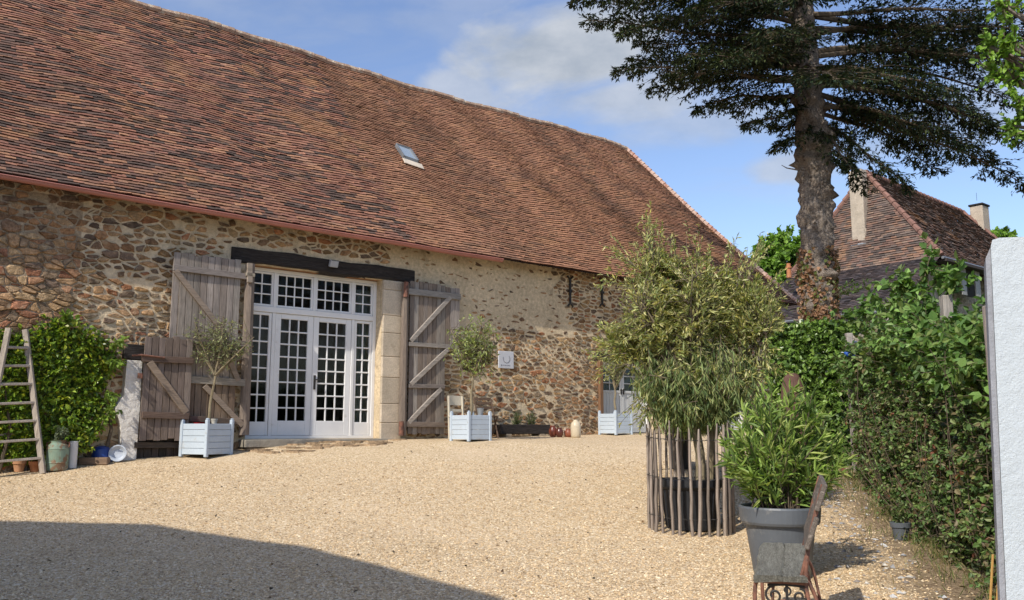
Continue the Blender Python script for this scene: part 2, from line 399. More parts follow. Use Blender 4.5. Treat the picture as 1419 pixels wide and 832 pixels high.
def pebbles(P, size, pal):
    n = len(P); a = rng.uniform(0, PI, n); s = size[:, None] * rng.uniform(.55, 1.3, (n, 3)) * np.array([1, 1, .55])
    v = OCT[None] * s[:, None, :] + rng.normal(0, .12, (n, 6, 3)) * size[:, None, None]
    ca, sa = np.cos(a)[:, None], np.sin(a)[:, None]
    x = v[..., 0] * ca - v[..., 1] * sa; y = v[..., 0] * sa + v[..., 1] * ca
    v = np.stack([x, y, v[..., 2]], -1) + P[:, None, :]
    f = (OCTF[None] + (np.arange(n) * 6)[:, None, None]).reshape(-1, 3)
    return v.reshape(-1, 3), f, np.repeat(pick(pal, n), 8, 0)
def make_gravel():
    n = 120000
    Y = 5.8 + (13.5 - 5.8) * rng.random(n) ** 1.35
    X = Y * rng.uniform(-.66, .56, n)
    keep = X < 1.25 + .262 * Y + rng.normal(0, .2, n)
    X, Y = X[keep], Y[keep]; P = np.stack([X, Y, gh(X, Y) + .002], 1)
    sz = rng.uniform(.005, .011, len(P)) * rng.choice([1, 1, 1, 1.5], len(P))
    v, f, c = pebbles(P, sz, [(.63, .475, .29), (.57, .42, .245), (.67, .53, .345), (.74, .62, .44), (.50, .36, .21), (.37, .27, .175), (.61, .465, .295)])
    m = MB(); m.addn(v, f, c)
    tag(m.build('gravel', material('gravel_stone', attr=True, n1=None, rough=.9, spec=.1)), 'loose buff gravel covering the courtyard', 'gravel', kind='stuff')
make_gravel()

# ------------------------------------------------------------------ barn frame of reference
_d = ray(2190, 595); U = np.array([_d[0], _d[1]]); U /= np.linalg.norm(U); NN = np.array([-U[1], U[0]])
_r = ray(349, 603); O2 = _r[:2] / _r[1] * 15; CC = NN @ O2
ANG = math.atan2(U[1], U[0])
def tz(px, py, s=0):
    r = ray(px, py); k = (CC + s) / (NN @ r[:2]); P = r * k
    return float(U @ P[:2] - U @ O2), float(P[2] + EYE)
def tsz(px, py, s=0):
    t, z = tz(px, py, s); return (t, s, z)
def bw(t, s, z=0):
    p = O2 + U * t + NN * s; return np.array([p[0], p[1], z])
def bg_(t, s):
    p = bw(t, s); return float(gh(p[0], p[1]))
make_ground()
barn = thing('stone_barn', 'long rubble stone barn with a huge brown tiled roof behind the gravel yard', 'barn', (O2[0], O2[1], 0), ANG)

T0, T1 = -9.5, 15.75
OPEN = [(-.12, 2.5, 1.43, 4.47), (8.45, 10.25, 1.5, 3.2), (11.75, 14.1, 1.55, 3.55)]
WT = 5.25
def make_wall():
    m = MB()
    def wb(t0, t1, z0, z1):
        if t1 - t0 > .01 and z1 - z0 > .01: m.box(((t0 + t1) / 2, .3, (z0 + z1) / 2), (t1 - t0, .6, z1 - z0), mi=0)
    cur = T0
    for a, b, z0, z1 in OPEN:
        wb(cur, a, .4, WT); wb(a, b, .4, z0); wb(a, b, z1, WT); cur = b
    wb(cur, T1, .4, WT)
    m.box((-3.9 + .6 - 2.9 , -.002 + .01, 2.6), (6.6, .02, 5.3 - 0.2), mi=2)
    # voronoi rubble
    KZ = 2.0
    seeds = []
    rows = []
    for ta, tb, ha, hb in ((T0, -2.9, .065, .13), (-2.9, 2.7, .06, .125), (2.7, T1, .055, .105)):
        z = .8
        while z < 5.3:
            h = rng.uniform(ha, hb); rows.append((z, h, ta, tb)); z += h
    for z, h, ta, tb in rows:
        t = ta + rng.uniform(0, .1)
        while t < tb:
            w = h * (rng.uniform(1.2, 4.2) if t > 2.7 else rng.uniform(1.1, 3.4))
            ox = rng.uniform(-.02, .02)
            seeds.append((t + w / 2, (z + h / 2 + rng.normal(0, h * .3)) * KZ)) if rng.random() > .1 else None; t += w
            if rng.random() < .12: seeds.append((t, (z + h * rng.uniform(.1, .9)) * KZ))
    S = np.array(seeds)
    bins = {}
    for i, (x, y) in enumerate(S): bins.setdefault((int(x // .5), int(y // .5)), []).append(i)
    def clip(poly, nx, ny, d):
        out = []
        for i in range(len(poly)):
            a = poly[i]; b = poly[(i + 1) % len(poly)]
            da = a[0] * nx + a[1] * ny - d; db = b[0] * nx + b[1] * ny - d
            if da <= 0: out.append(a)
            if (da < 0 < db) or (db < 0 < da):
                k = da / (da - db); out.append((a[0] + (b[0] - a[0]) * k, a[1] + (b[1] - a[1]) * k))
        return out
    palA = [(.38, .27, .17), (.33, .235, .15), (.26, .165, .11), (.28, .15, .10), (.24, .19, .14), (.42, .325, .21), (.30, .225, .15), (.17, .135, .11), (.35, .25, .15)]
    palB = [(.23, .15, .09), (.29, .20, .12), (.17, .12, .08), (.12, .095, .075), (.27, .14, .08), (.33, .25, .15), (.2, .165, .12), (.24, .165, .09)]
    palC = [(.22, .14, .085), (.27, .17, .10), (.13, .10, .08), (.30, .22, .14), (.17, .12, .085)]
    nz = lambda a, b: .5 + .25 * math.sin(a * 1.9 + b * 2.3) + .25 * math.sin(a * .8 - b * 3.1 + 2)
    cover = [(2.48, 3.06, 1.2, 4.5), (-.6, 3.25, 4.45, 4.75)]
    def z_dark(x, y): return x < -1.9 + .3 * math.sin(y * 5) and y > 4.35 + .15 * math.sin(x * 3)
    for i, (x, yk) in enumerate(S):
        y = yk / KZ
        if any(a - .04 < x < b + .04 and c - .03 < y < d + .03 for a, b, c, d in OPEN + cover): continue
        q = nz(x, y)
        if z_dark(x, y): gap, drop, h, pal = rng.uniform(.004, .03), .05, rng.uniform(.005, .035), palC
        elif x < -2.7 + .35 * math.sin(y * 3): gap, drop, h, pal = rng.uniform(.002, .018), .0, rng.uniform(.008, .045), palA
        elif x < 2.6: gap, drop, h, pal = rng.uniform(.010, .042), .06, rng.uniform(.008, .03), (palB if y > 3.6 else palA + palB)
        elif x < 7.3 + .3 * math.sin(y * 2.2):
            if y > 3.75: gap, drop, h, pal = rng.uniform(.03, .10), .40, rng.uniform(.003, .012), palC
            else: gap, drop, h, pal = rng.uniform(.010, .05), .06, rng.uniform(.006, .026), palB
        else: gap, drop, h, pal = rng.uniform(.015, .04), .05, rng.uniform(.008, .03), (palB if y > 2.8 else palC)
        if rng.random() < drop: continue
        bx, by = int(x // .5), int(yk // .5)
        nb = [j for ax in (-1, 0, 1) for ay in (-1, 0, 1) for j in bins.get((bx + ax, by + ay), []) if j != i]
        poly = [(x - .4, yk - .4), (x + .4, yk - .4), (x + .4, yk + .4), (x - .4, yk + .4)]
        for j in nb:
            dx, dy = S[j][0] - x, S[j][1] - yk; dd = math.hypot(dx, dy)
            if dd > .8 or dd < 1e-6: continue
            nx, ny = dx / dd, dy / dd
            poly = clip(poly, nx, ny, nx * x + ny * yk + dd / 2 - gap * .62 * (KZ if abs(ny) > .7 else 1.1))
            if len(poly) < 3: break
        if len(poly) < 3: continue
        P = np.array([(a, b / KZ) for a, b in poly]); 
        ok = True
        Q = []
        for k in range(len(P)):
            a, b = P[k], P[(k + 1) % len(P)]; c_ = rng.uniform(.06, .24)
            Q.append(a + (b - a) * c_); Q.append(b + (a - b) * rng.uniform(.06, .24))
        Q = np.array(Q); cen = Q.mean(0); Mi = (Q + np.roll(Q, -1, 0)) / 2; Q = np.stack([Q, Mi], 1).reshape(-1, 2)
        if np.ptp(Q[:, 0]) < .03 or np.ptp(Q[:, 1]) < .02: continue
        Q = cen + (Q - cen) * (1 + rng.normal(0, .075, (len(Q), 1)))
        lim = False
        for a, b, c, d in OPEN + cover:
            if cen[0] > a - .5 and cen[0] < b + .5 and cen[1] > c - .3 and cen[1] < d + .3:
                ins = (Q[:, 0] > a) & (Q[:, 0] < b) & (Q[:, 1] > c) & (Q[:, 1] < d)
                if ins.any(): lim = True
        if lim: Q = cen + (Q - cen) * .55
        Q[:, 0] = np.clip(Q[:, 0], T0, T1)
        tx, ty = rng.normal(0, .1, 2); n = len(Q); vs = []
        for sc, off in ((1.0, .012), (.965, -h * .55), (.8, -h)):
            for q_ in Q:
                p = cen + (q_ - cen) * sc; r = p - cen
                vs.append((p[0], off + (r[0] * tx + r[1] * ty) * (off < 0) + (rng.normal(0, .0025) if off < 0 else 0), p[1]))
        vs.append((cen[0], -h * 1.05, cen[1])); f = []
        for k in range(2):
            for a in range(n):
                b = (a + 1) % n; f.append((k * n + a, k * n + b, (k + 1) * n + b, (k + 1) * n + a))
        for a in range(n): f.append((2 * n + a, 2 * n + (a + 1) % n, 3 * n))
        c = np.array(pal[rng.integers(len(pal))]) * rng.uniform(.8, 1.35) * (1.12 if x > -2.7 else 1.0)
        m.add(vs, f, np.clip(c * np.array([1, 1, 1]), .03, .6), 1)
    m.build('wall', [M['mortar'], M['stone'], M['old_mortar']], barn)
    # other three walls and the floor inside
    m = MB(); D = 9.6
    m.box((T1 + .0 - .25, .6 + D / 2, 2.9), (.5, D, 4.7)); m.build('wall', M['mortar'], barn); m = MB(); m.box((T0 + .25, .6 + D / 2, 2.9), (.5, D, 4.7)); m.build('wall', M['mortar'], barn)
    m = MB(); m.box(((T0 + T1) / 2, .6 + D + .25, 2.9), (T1 - T0, .5, 4.7)); dm = material('dimmed_wall', (.045, .038, .03), n1=(2, .3), rough=.95); m.build('rear_wall', dm, barn)  # wall colour darkened to put indoor gloom behind the panes
    for t_, s_ in ((-3.5, 5.2), (7.6, 5.2), (11.0, 5.2)):
        m = MB(); m.box((t_, s_, 2.95), (.2, 9., 3.0)); m.build('dark_screen', dm, barn)  # dark screens added indoors so the glazed doors look into darkness
    m = MB(); m.box(((T0 + T1) / 2, .6 + D / 2, 1.35), (T1 - T0 - 1.1, D - .02, .2)); m.build('floor', M['dark'], barn)
make_wall()

def eave(t):
    return (float(np.interp(t, [-10, -4, 3, 16.5], [-.31, -.33, -.42, -.46])), float(np.interp(t, [-10, -4, 0, 5, 16.5], [5.33, 5.27, 5.2, 5.16, 5.16])))
RZ, RS = 10.73, 4.5
def roofp(t, b, off=0):
    """point on the front roof at length t and slope fraction b, lifted by off along the normal"""
    es, ez = eave(t)
    s = es + (RS - es) * b; z = ez + (RZ - ez) * b
    z += -.10 * math.sin(PI * b) + .05 * math.sin(t * .55 + b * 1.3) * b + .035 * math.sin(t * 1.23 + 2 + b * 4) * math.sin(PI * min(1, b * 1.4)) + .02 * math.sin(t * 2.9 + b * 7) * min(1, b * 2 + (.25 if t > 2.4 else 0))
    return np.array([t, s - off * .75, z + off * .66])
def thip(b): return 16.12 + (14.3 - 16.12) * b
def make_roof():
    m = MB(); R = 82; tw = .15
    pal = np.array([(.27, .13, .09), (.31, .155, .105), (.24, .12, .09), (.165, .098, .078), (.125, .084, .07), (.095, .07, .06), (.34, .18, .11), (.28, .155, .105), (.25, .12, .085)])
    V = []; Fc = []; Cc = []; n = 0; run = 0; c_run = None
    for r in range(R):
        b0 = r / R; b1 = (r + 1.0) / R; bt = min(1, b1 + .003)
        ts = np.arange(-9.8 + (r % 2) * tw / 2, thip(b0), tw)
        for t in ts:
            te = min(t + tw - .003, thip(b0) + .02)
            if te - t < .03: continue
            lift = .036 + rng.normal(0, .004); j = rng.normal(0, .0009); dz = rng.normal(0, .003)
            a0 = roofp(t, max(0, b0 + j - .0015), lift + dz); a1 = roofp(te, max(0, b0 + j - .0015), lift - dz)
            c0 = roofp(t, bt, .010); c1 = roofp(te, bt, .010)
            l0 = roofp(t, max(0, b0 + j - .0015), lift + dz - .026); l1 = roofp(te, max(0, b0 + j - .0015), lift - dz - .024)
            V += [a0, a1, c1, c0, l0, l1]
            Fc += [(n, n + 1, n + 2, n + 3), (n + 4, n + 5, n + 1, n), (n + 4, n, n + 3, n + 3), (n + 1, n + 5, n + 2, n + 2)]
            # dark / light patchwork: left part more mottled
            q = .5 + .5 * math.sin(t * .9 + b0 * 5) * math.sin(t * .37 + 1 - b0 * 3)
            wdark = np.interp(t, [-5, 1.5, 3.5, 16], [.34, .30, .09, .07]) * (.45 + 1.1 * q)
            wdark += .35 * math.exp(-((t - 10.5 - .4 * math.sin(b0 * 5)) / .45) ** 2) + .22 * math.exp(-((t - 5.6 + b0) / .5) ** 2) + .25 * math.exp(-((t - 2.2 - b0) / .5) ** 2) * (b0 > .35)
            if t > 12.6: wdark += .5 * min(1, (t - 12.6) / 1.2) * (1.15 - b0)
            run -= 1
            if run <= 0:
                run = int(rng.integers(1, 4)); c_run = pal[rng.integers(3, 6)] if rng.random() < wdark else pal[[0, 1, 2, 6, 7, 8][rng.integers(6)]]
            c = c_run
            if t > 3: c = c * .5 + np.array((.34, .18, .105)) * (.5 - .3 * min(1, wdark))
            c = c * rng.uniform(.85, 1.15) * np.array((1.0, .99, .95))
            Cc += [c, c * .38, c, c]; n += 6  # lip face darkened: shadow line under each course, with dirt, put into the colour
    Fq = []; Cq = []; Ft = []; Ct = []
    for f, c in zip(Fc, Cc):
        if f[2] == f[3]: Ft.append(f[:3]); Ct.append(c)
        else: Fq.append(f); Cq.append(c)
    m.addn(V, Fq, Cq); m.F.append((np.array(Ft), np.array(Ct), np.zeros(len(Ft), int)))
    # underlying deck, hip end and rear slope
    seg = list(np.linspace(-9.8, 14.3, 40)); k = 10
    vs = []; f = []
    for i, t in enumerate(seg):
        for j in range(k + 1): vs.append(roofp(min(t, thip(j / k)) , j / k, -.02))
    for i in range(len(seg) - 1):
        for j in range(k): a = i * (k + 1) + j; f.append((a, a + k + 1, a + k + 2, a + 1))
    m.add(vs, f, (.1, .06, .05))
    e0 = roofp(16.1, 0, -.01); tp = roofp(14.3, 1, 0)
    # triangle between last deck strip and hip
    vs = [roofp(14.3, j / k, -.021) for j in range(k + 1)] + [roofp(thip(j / k), j / k, -.021) for j in range(k + 1)]
    m.add(vs, [(j, j + k + 1, j + k + 2, j + 1) for j in range(k)], (.1, .06, .05))
    bs = 2 * RS + .45
    back = (16.1, bs, 5.16)
    HR = 40
    for r in range(HR):
        b0, b1 = r / HR, (r + 1) / HR
        p0 = roofp(thip(b0), b0, .02); p1 = roofp(thip(b1), b1, .0); 
        q0 = np.array([p0[0], bs + (RS - bs) * b0, p0[2]]); q1 = np.array([p1[0], bs + (RS - bs) * b1, p1[2]])
        m.add([p0 + (.03, 0, 0), q0 + (.03, 0, 0), q1, p1], [(0, 1, 2, 3)], pal[rng.integers(len(pal))] * .9)
    m.add([(-9.8, bs, 5.16), (16.1, bs, 5.16), (14.3, RS, RZ), (-9.8, RS, RZ)], [(3, 2, 1, 0)], (.3, .14, .08))
    m.add([(-9.8, -.3, 5.3), (-9.8, bs, 5.16), (-9.8, RS, RZ)], [(0, 1, 2)], (.3, .14, .08))
    # eave boards under the tiles
    for i in range(26):
        ta, tb = -9.8 + i, min(-9.8 + i + 1, 16.1)
        a, b = roofp(ta, 0, -.03), roofp(tb, 0, -.03); c, d = roofp(ta, .09, -.05), roofp(tb, .09, -.05)
        m.add([a, b, d, c], [(0, 1, 2, 3)], (.05, .035, .028))
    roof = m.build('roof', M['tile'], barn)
    # mortared ridge and verge
    m = MB(); t = -9.8
    while t < 14.3:
        w = rng.uniform(.3, .36); a = roofp(t, 1, .03); b = roofp(min(t + w, 14.35), 1, .03); a = a + (0, .02, .0); b = b + (0, .02, rng.normal(0, .008))
        r0 = rng.uniform(.085, .1)
        if t > 1.5 or True: m.tube([a, b], [r0, r0 * 1.12], 8, (1, 1, 1))
        t += w
    m.build('ridge_tiles', material('ridge_clay', (.40, .27, .19), n1=(5, .35), rough=.95, bump=[(20, .03, 6)], tint=[((.58, .5, .38), 5, .5, .1, .8)]), roof)
    m = MB()
    for r in range(46):
        b0, b1 = r / 46, (r + 1.1) / 46; m.tube([roofp(thip(b0) + .02, b0, .05), roofp(thip(min(1, b1)) + .02, min(1, b1), .035)], [.075, .06], 7)
    m.build('hip_tiles', material('hip_clay', (.36, .19, .14), n1=(5, .3), rough=.95, tint=[((.62, .5, .42), 3, .45, .1, .6)]), roof)
    # skylight
    bb = .455; tt0, tt1 = 4.03, 4.40; fr = MB()
    def rp(t, b, o): return roofp(t, b, o)
    P = lambda t, b, o: tuple(rp(t, b, o))
    sk0, sk1 = .455, .525
    fr.beam(P(tt0, sk0, .08), P(tt1, sk0, .08), .04, .08); fr.beam(P(tt0, sk1, .08), P(tt1, sk1, .08), .05, .1)
    fr.beam(P(tt0, sk0, .08), P(tt0, sk1, .08), .04, .08); fr.beam(P(tt1, sk0, .08), P(tt1, sk1, .08), .05, .1)
    sk = fr.build('skylight', material('zinc_frame', (.16, .17, .18), rough=.4, spec=.5), roof)
    g = MB(); g.add([P(tt0, sk0, .1), P(tt1, sk0, .1), P(tt1, sk1, .1), P(tt0, sk1, .1)], [(0, 1, 2, 3)])
    g.build('pane', material('skylight_glass', (.30, .36, .42), n1=None, rough=.08, spec=.8), sk)
    g = MB(); g.beam(P(tt0 - .05, sk0 - .018, .06), P(tt1 + .1, sk0 - .018, .06), .2, .02, up=(0, -.75, .66)); g.build('flashing', material('pale_mortar', (.6, .52, .42), rough=.9), sk)
make_roof()
def make_gutter():
    m = MB(); P = []
    for t in np.linspace(-9.8, 5.1, 62):
        s, z = eave(t); p = roofp(t, 0, 0); P.append((t, p[1] - .045, p[2] - .045))
    n = 9; vs = []; f = []
    for p in P:
        for k in range(n):
            a = PI + PI * k / (n - 1); vs.append((p[0], p[1] + .056 * math.cos(a), p[2] + .056 * math.sin(a)))
        for k in range(n):
            a = PI + PI * (n - 1 - k) / (n - 1); vs.append((p[0], p[1] + .049 * math.cos(a), p[2] + .049 * math.sin(a) + .004))
    k2 = 2 * n
    for i in range(len(P) - 1):
        for k in range(k2): f.append((i * k2 + k, i * k2 + (k + 1) % k2, (i + 1) * k2 + (k + 1) % k2, (i + 1) * k2 + k))
    m.add(vs, f); 
    m.tube([(p[0], p[1] - .056, p[2] + .004) for p in P], .012, 6)
    m.build('gutter', M['copper'], barn)
make_gutter()

# ------------------------------------------------------------------ barn: big glazed door
def make_glazed():
    SD = .22                                   # frame face set back
    def rect(m, t0, t1, z0, z1, s, d, bev=.006): m.box(((t0 + t1) / 2, s + d / 2, (z0 + z1) / 2), (t1 - t0, d, z1 - z0), bev=bev)
    def glazing(name, t0, t1, z0, z1, cols, rows, stile, bot, top, s, fd=.06, mun=.026, label=None, bside=None):
        m = MB(); sl = stile
        rect(m, t0, t0 + sl, z0, z1, s, fd); rect(m, t1 - sl, t1, z0, z1, s, fd)
        rect(m, t0 + sl, t1 - sl, z0, z0 + bot, s + .001, fd - .002); rect(m, t0 + sl, t1 - sl, z1 - top, z1, s + .001, fd - .002)
        a, b, c, d = t0 + sl, t1 - sl, z0 + bot, z1 - top
        for k in range(1, cols): x = a + (b - a) * k / cols; rect(m, x - mun / 2, x + mun / 2, c, d, s + .012, .03, .004)
        for k in range(1, rows): z = c + (d - c) * k / rows; rect(m, a, b, z - mun / 2, z + mun / 2, s + .009, .034, .004)
        o = m.build(name, M['white'], barn)
        g = MB(); g.box(((a + b) / 2, s + .035, (c + d) / 2), (b - a, .006, d - c)); g.build('glass', M['glass'], o)
        return o
    tl, tr = -.12, 2.5; zb, zt = 1.43, 4.46
    _, ztr = tz(440, 431, SD); 
    ztr = 3.72
    m = MB()
    for a, b, c, d in ((tl, tl + .07, zb, zt), (tr - .07, tr, zb, zt)): rect(m, a, b, c, d, SD - .02, .12)
    rect(m, tl + .07, tr - .07, zt - .06, zt, SD - .02, .12); rect(m, tl + .07, tr - .07, zb, zb + .055, SD - .02, .12); rect(m, tl + .07, tr - .07, ztr - .05, ztr + .05, SD - .025, .12)
    # division uprights
    x1 = tz(363 + 8, 500, SD)[0]; 
    pts = [tz(q, 500, SD)[0] for q in (377, 433, 488)]
    for x in (pts[0], pts[2]): rect(m, x - .03, x + .03, zb + .055, ztr - .05, SD - .015, .1)
    pt = [tz(q, 405, SD)[0] for q in (381, 436, 489)]
    for x in pt: rect(m, x - .028, x + .028, ztr + .05, zt - .06, SD - .015, .1)
    m.build('door_frame', M['white'], barn)
    z0, z1 = zb + .06, ztr - .055
    glazing('side_light', tl + .075, pts[0] - .035, z0, z1, 2, 8, .05, .24, .05, SD)
    glazing('side_light', pts[2] + .035, tr - .075, z0, z1, 2, 8, .05, .24, .05, SD)
    L = glazing('door_leaf', pts[0] + .035, pts[1] - .003, z0, z1, 3, 8, .11, .26, .09, SD)
    R = glazing('door_leaf', pts[1] + .003, pts[2] - .035, z0, z1, 3, 8, .11, .26, .09, SD)
    h = MB(); hx = pts[1] + .05; h.box((hx, SD - .012, 2.45), (.04, .02, .26), bev=.004); h.beam((hx, SD - .03, 2.5), (hx - .02, SD - .06, 2.5), .02, .02); h.beam((hx, SD - .06, 2.5), (hx + .11, SD - .06, 2.5), .02, .02)
    h.build('handle', M['iron'], R)
    w = [tl + .07] + pt + [tr - .07]
    for i, c in enumerate((2, 4, 4, 2)): glazing('transom_window', w[i] + (.03 if i else .004), w[i + 1] - (.03 if i < 3 else .004), ztr + .055, zt - .065, c, 3, .035, .04, .035, SD, mun=.022)
    # curtains behind the right side light
    cm = MB(); vs = []; f = []; n = 30
    for z in (1.6, 4.3):
        for k in range(n + 1): vs.append((pts[2] + .12 + .45 * k / n, SD + .22 + .03 * math.sin(k * 1.3), z))
    f = [(k, k + 1, n + 2 + k, n + 1 + k) for k in range(n)]
    cm.add(vs, f); cm.build('curtain', material('linen', (.6, .56, .48), rough=.9, trans=.3), barn, smooth=True)
    # threshold
    m = MB(); m.box((1.19, .02, 1.36), (2.85, .62, .13), bev=.01); m.build('threshold', material('sill_stone', (.3, .27, .22), rough=.9, bump=[(14, .02, 6)]), barn)
    # lintel
    a = tz(320, 353, 0); b = tz(573, 382, 0)
    m = MB(); P = [(t, .14, 4.6 + .012 * math.sin(t * 3)) for t in np.linspace(a[0], b[0], 14)]
    vs = []; f = []
    for i, p in enumerate(P):
        w2, hh = .17, .128 + .008 * math.sin(i * 2.1)
        for dx, dz in ((-w2, -hh + .02), (-w2 + .02, -hh), (w2, -hh), (w2, hh), (-w2 + .02, hh), (-w2, hh - .02)): vs.append((p[0], p[1] + dx - .02, p[2] + dz + rng.normal(0, .003)))
    for i in range(len(P) - 1):
        for k in range(6): f.append((i * 6 + k, i * 6 + (k + 1) % 6, (i + 1) * 6 + (k + 1) % 6, (i + 1) * 6 + k))
    f += [tuple(range(6)), tuple(len(vs) - 1 - k for k in range(6))]
    m.add(vs, f); m.build('lintel_beam', M['wood_dark'], barn)
    m = MB(); m.box((1.2, .36, 4.465 + .03), (2.75, .5, .06)); m.build('inner_lintel', material('raw_oak', (.32, .17, .08), n1=(4, .2), rough=.8), barn)
    # ashlar jamb on the right
    m = MB(); z = 1.3
    for h in (.42, .36, .5, .4, .46, .34, .5, .2):
        if z + h > 4.47: h = 4.47 - z
        w = rng.uniform(-.015, .015)
        m.box((2.77 + w / 2, .22, z + h / 2), (.53 + w, .55, h - .003), bev=.012, col=np.array((.54, .455, .345)) * rng.uniform(.88, 1.1)); z += h
        if z >= 4.46: break
    m.build('stone_jamb', M['ashlar'], barn)
make_glazed()

# ------------------------------------------------------------------ barn: board shutters
GREYS = [(.235, .195, .165), (.28, .24, .21), (.195, .16, .135), (.18, .14, .11), (.25, .215, .18), (.31, .275, .24), (.22, .175, .14)]
BROWNS = [(.17, .12, .085), (.20, .145, .10), (.145, .10, .075), (.22, .165, .12)]
def boards(m, t0, t1, z0, z1, s, pal, w=.14, th=.03):
    n = max(1, round((t1 - t0) / (w * .8))); x = t0
    for k in range(n):
        x2 = t0 + (t1 - t0) * (k + 1) / n; c = np.array(pal[rng.integers(len(pal))]) * rng.uniform(.85, 1.15)
        m.box(((x + x2) / 2, s + rng.normal(0, .003), (z0 + z1) / 2 + rng.normal(0, .012)), (x2 - x - .008, th, z1 - z0), col=c, bev=.003); x = x2
def px_beam(m, a, b, s, w, d=.045, col=(.26, .22, .19), mi=0):
    m.beam(tsz(*a, s), tsz(*b, s), w, d, up=(0, 1, 0) if False else (0, 1, 0), col=col, mi=mi)
def bar(m, a, b, s, w, d=.045, col=(.27, .23, .2)):
    """flat bar on the wall plane between two pixels, width w in the plane"""
    A = Vector(tsz(*a, s)); B = Vector(tsz(*b, s)); z = (B - A); L = z.length; z.normalize(); y = Vector((0, 1, 0)); x = y.cross(z).normalized()
    m.box((A + B) / 2, (w, d, L), Matrix((x, y, z)).transposed(), col, 0, .004)
def make_shutters():
    # left, big
    s = -.17
    tA, zA = tz(241, 352, s); tB, _ = tz(345, 365, s); tC = tz(345, 470, s)[0]; zbt = tz(300, 600, s)[1]; zmid = tz(300, 528, s)[1]
    m = MB(); boards(m, tA, tC - .2, zmid, tz(290, 356, s)[1], s, GREYS); boards(m, tA, tC - .2, zbt, zmid - .01, s, BROWNS)
    L = m.build('shutter', M['wood_v'], barn)
    for a_, b_, w_, c_ in (((240, 371), (345, 384), .1, (.23, .2, .18)), ((262, 526), (341, 531), .12, (.27, .24, .2)), ((262, 580), (345, 586), .09, (.12, .09, .07)), ((240, 470), (341, 477), .1, (.2, .17, .15))):
        m = MB(); bar(m, a_, b_, s - .04, w_, col=c_); m.build('rail', M['wood_h'], L)
    for a, b in (((243, 375), (308, 458)), ((300, 455), (330, 528)), ((283, 535), (336, 590))):
        m = MB(); bar(m, a, b, s - .042, .09, col=(.28, .22, .17)); m.build('brace', M['wood_h'], L)
    m = MB(); P = [tsz(x, y, -.16) for x, y in ((347, 366), (343, 470), (338, 603))]
    m.tube(P, [.085, .09, .09], 8, (.2, .16, .13)); m.build('door_post', M['wood_v'], barn)
    m = MB(); bar(m, (341, 380), (353, 382), -.26, .06, col=(.3, .26, .2)); bar(m, (346, 365), (346, 392), -.26, .09, col=(.3, .25, .2)); m.build('hinge_block', M['wood_h'], barn)
    # right, stepped
    s = -.13
    tA, zA = tz(568, 393, s); tB, zB = tz(637, 400, s); tM = tz(616, 500, s)[0]; zS = tz(620, 483, s)[1]; zb = tz(590, 602, s)[1]
    zt = tz(600, 394, s)[1]
    m = MB(); boards(m, tA, tM, zb, zt, s, GREYS); boards(m, tM, tB, zS, zt - .02, s, GREYS)
    Rr = m.build('shutter', M['wood_v'], barn)
    for a_, b_, w_, c_ in (((566, 404), (638, 412), .12, (.26, .24, .215)), ((566, 477), (628, 481), .08, (.27, .24, .21)), ((566, 535), (616, 536), .08, (.2, .17, .15)), ((560, 588), (616, 589), .1, (.2, .16, .13))):
        m = MB(); bar(m, a_, b_, s - .04, w_, col=c_); m.build('rail', M['wood_h'], Rr)
    for a, b in (((569, 473), (624, 412)), ((569, 533), (621, 484)), ((566, 586), (611, 539))):
        m = MB(); bar(m, a, b, s - .042, .085, col=(.34, .30, .26)); m.build('brace', M['wood_h'], Rr)
    m = MB(); m.tube([tsz(x, y, -.14) for x, y in ((562, 392), (560, 480), (557, 604))], [.07, .075, .08], 8, (.2, .16, .13)); m.build('door_post', M['wood_v'], barn)
    for q_ in (((563, 391), (562, 412)), ((556, 584), (556, 604))):
        m = MB(); m.tube([tsz(x, y, -.19) for x, y in q_], [.045, .05], 8); m.build('pivot', M['rust'], barn)
    # small stable door at the left
    s = -.27
    a, zt = tz(201, 466, s); b, _ = tz(268, 470, s); zb = tz(230, 610, s)[1]
    m = MB(); boards(m, a + .0, b, zb, zt, s, [(.20, .155, .13), (.235, .19, .16), (.175, .135, .11), (.21, .165, .14)])
    D = m.build('stable_door', M['wood_v'], barn)
    for a_, b_ in (((196, 497), (268, 500)), ((197, 575), (262, 577))):
        m = MB(); bar(m, a_, b_, s - .04, .1, col=(.13, .09, .07)); m.build('rail', M['wood_h'], D)
    m = MB(); bar(m, (207, 502), (258, 572), s - .042, .11, col=(.26, .2, .15)); m.build('brace', M['wood_h'], D)
    m = MB(); m.tube([tsz(183, 493, s - .02), tsz(196, 492, s - .07), tsz(228, 496, s - .075)], .016, 6); m.build('latch', M['rust'], D)
    m = MB(); m.box(tsz(194, 521, s - .05), (.06, .05, .08)); m.build('hinge', M['rust'], D)
    s2 = -.12
    m = MB(); a, _ = tz(189, 620, s2); b, _ = tz(250, 620, s2); boards(m, a, b, 1.0, tz(220, 605, s2)[1], s2, [(.05, .042, .038), (.07, .055, .048), (.04, .035, .03)]); 
    q = m.build('lower_board', M['wood_v'], barn)
    m = MB(); bar(m, (186, 617), (250, 617), s2 - .05, .09, col=(.08, .065, .055)); m.build('bar', M['wood_h'], q)
    # whitewashed jamb (irregular outline) and little dark lintel
    pts = [(176, 499), (197, 500), (194, 560), (188, 640), (169, 641), (167, 590), (160, 566), (172, 548), (174, 520)]
    tzp = [tz(x, y, -.16) for x, y in pts]; m = MB()
    m.prism(tzp, (-.17, .02), lambda u, v, w: (u, w, v)); m.build('whitewashed_jamb', M['whitewash'], barn)
    m = MB(); P0 = tsz(171, 490, -.1); P1 = tsz(203, 493, -.1)
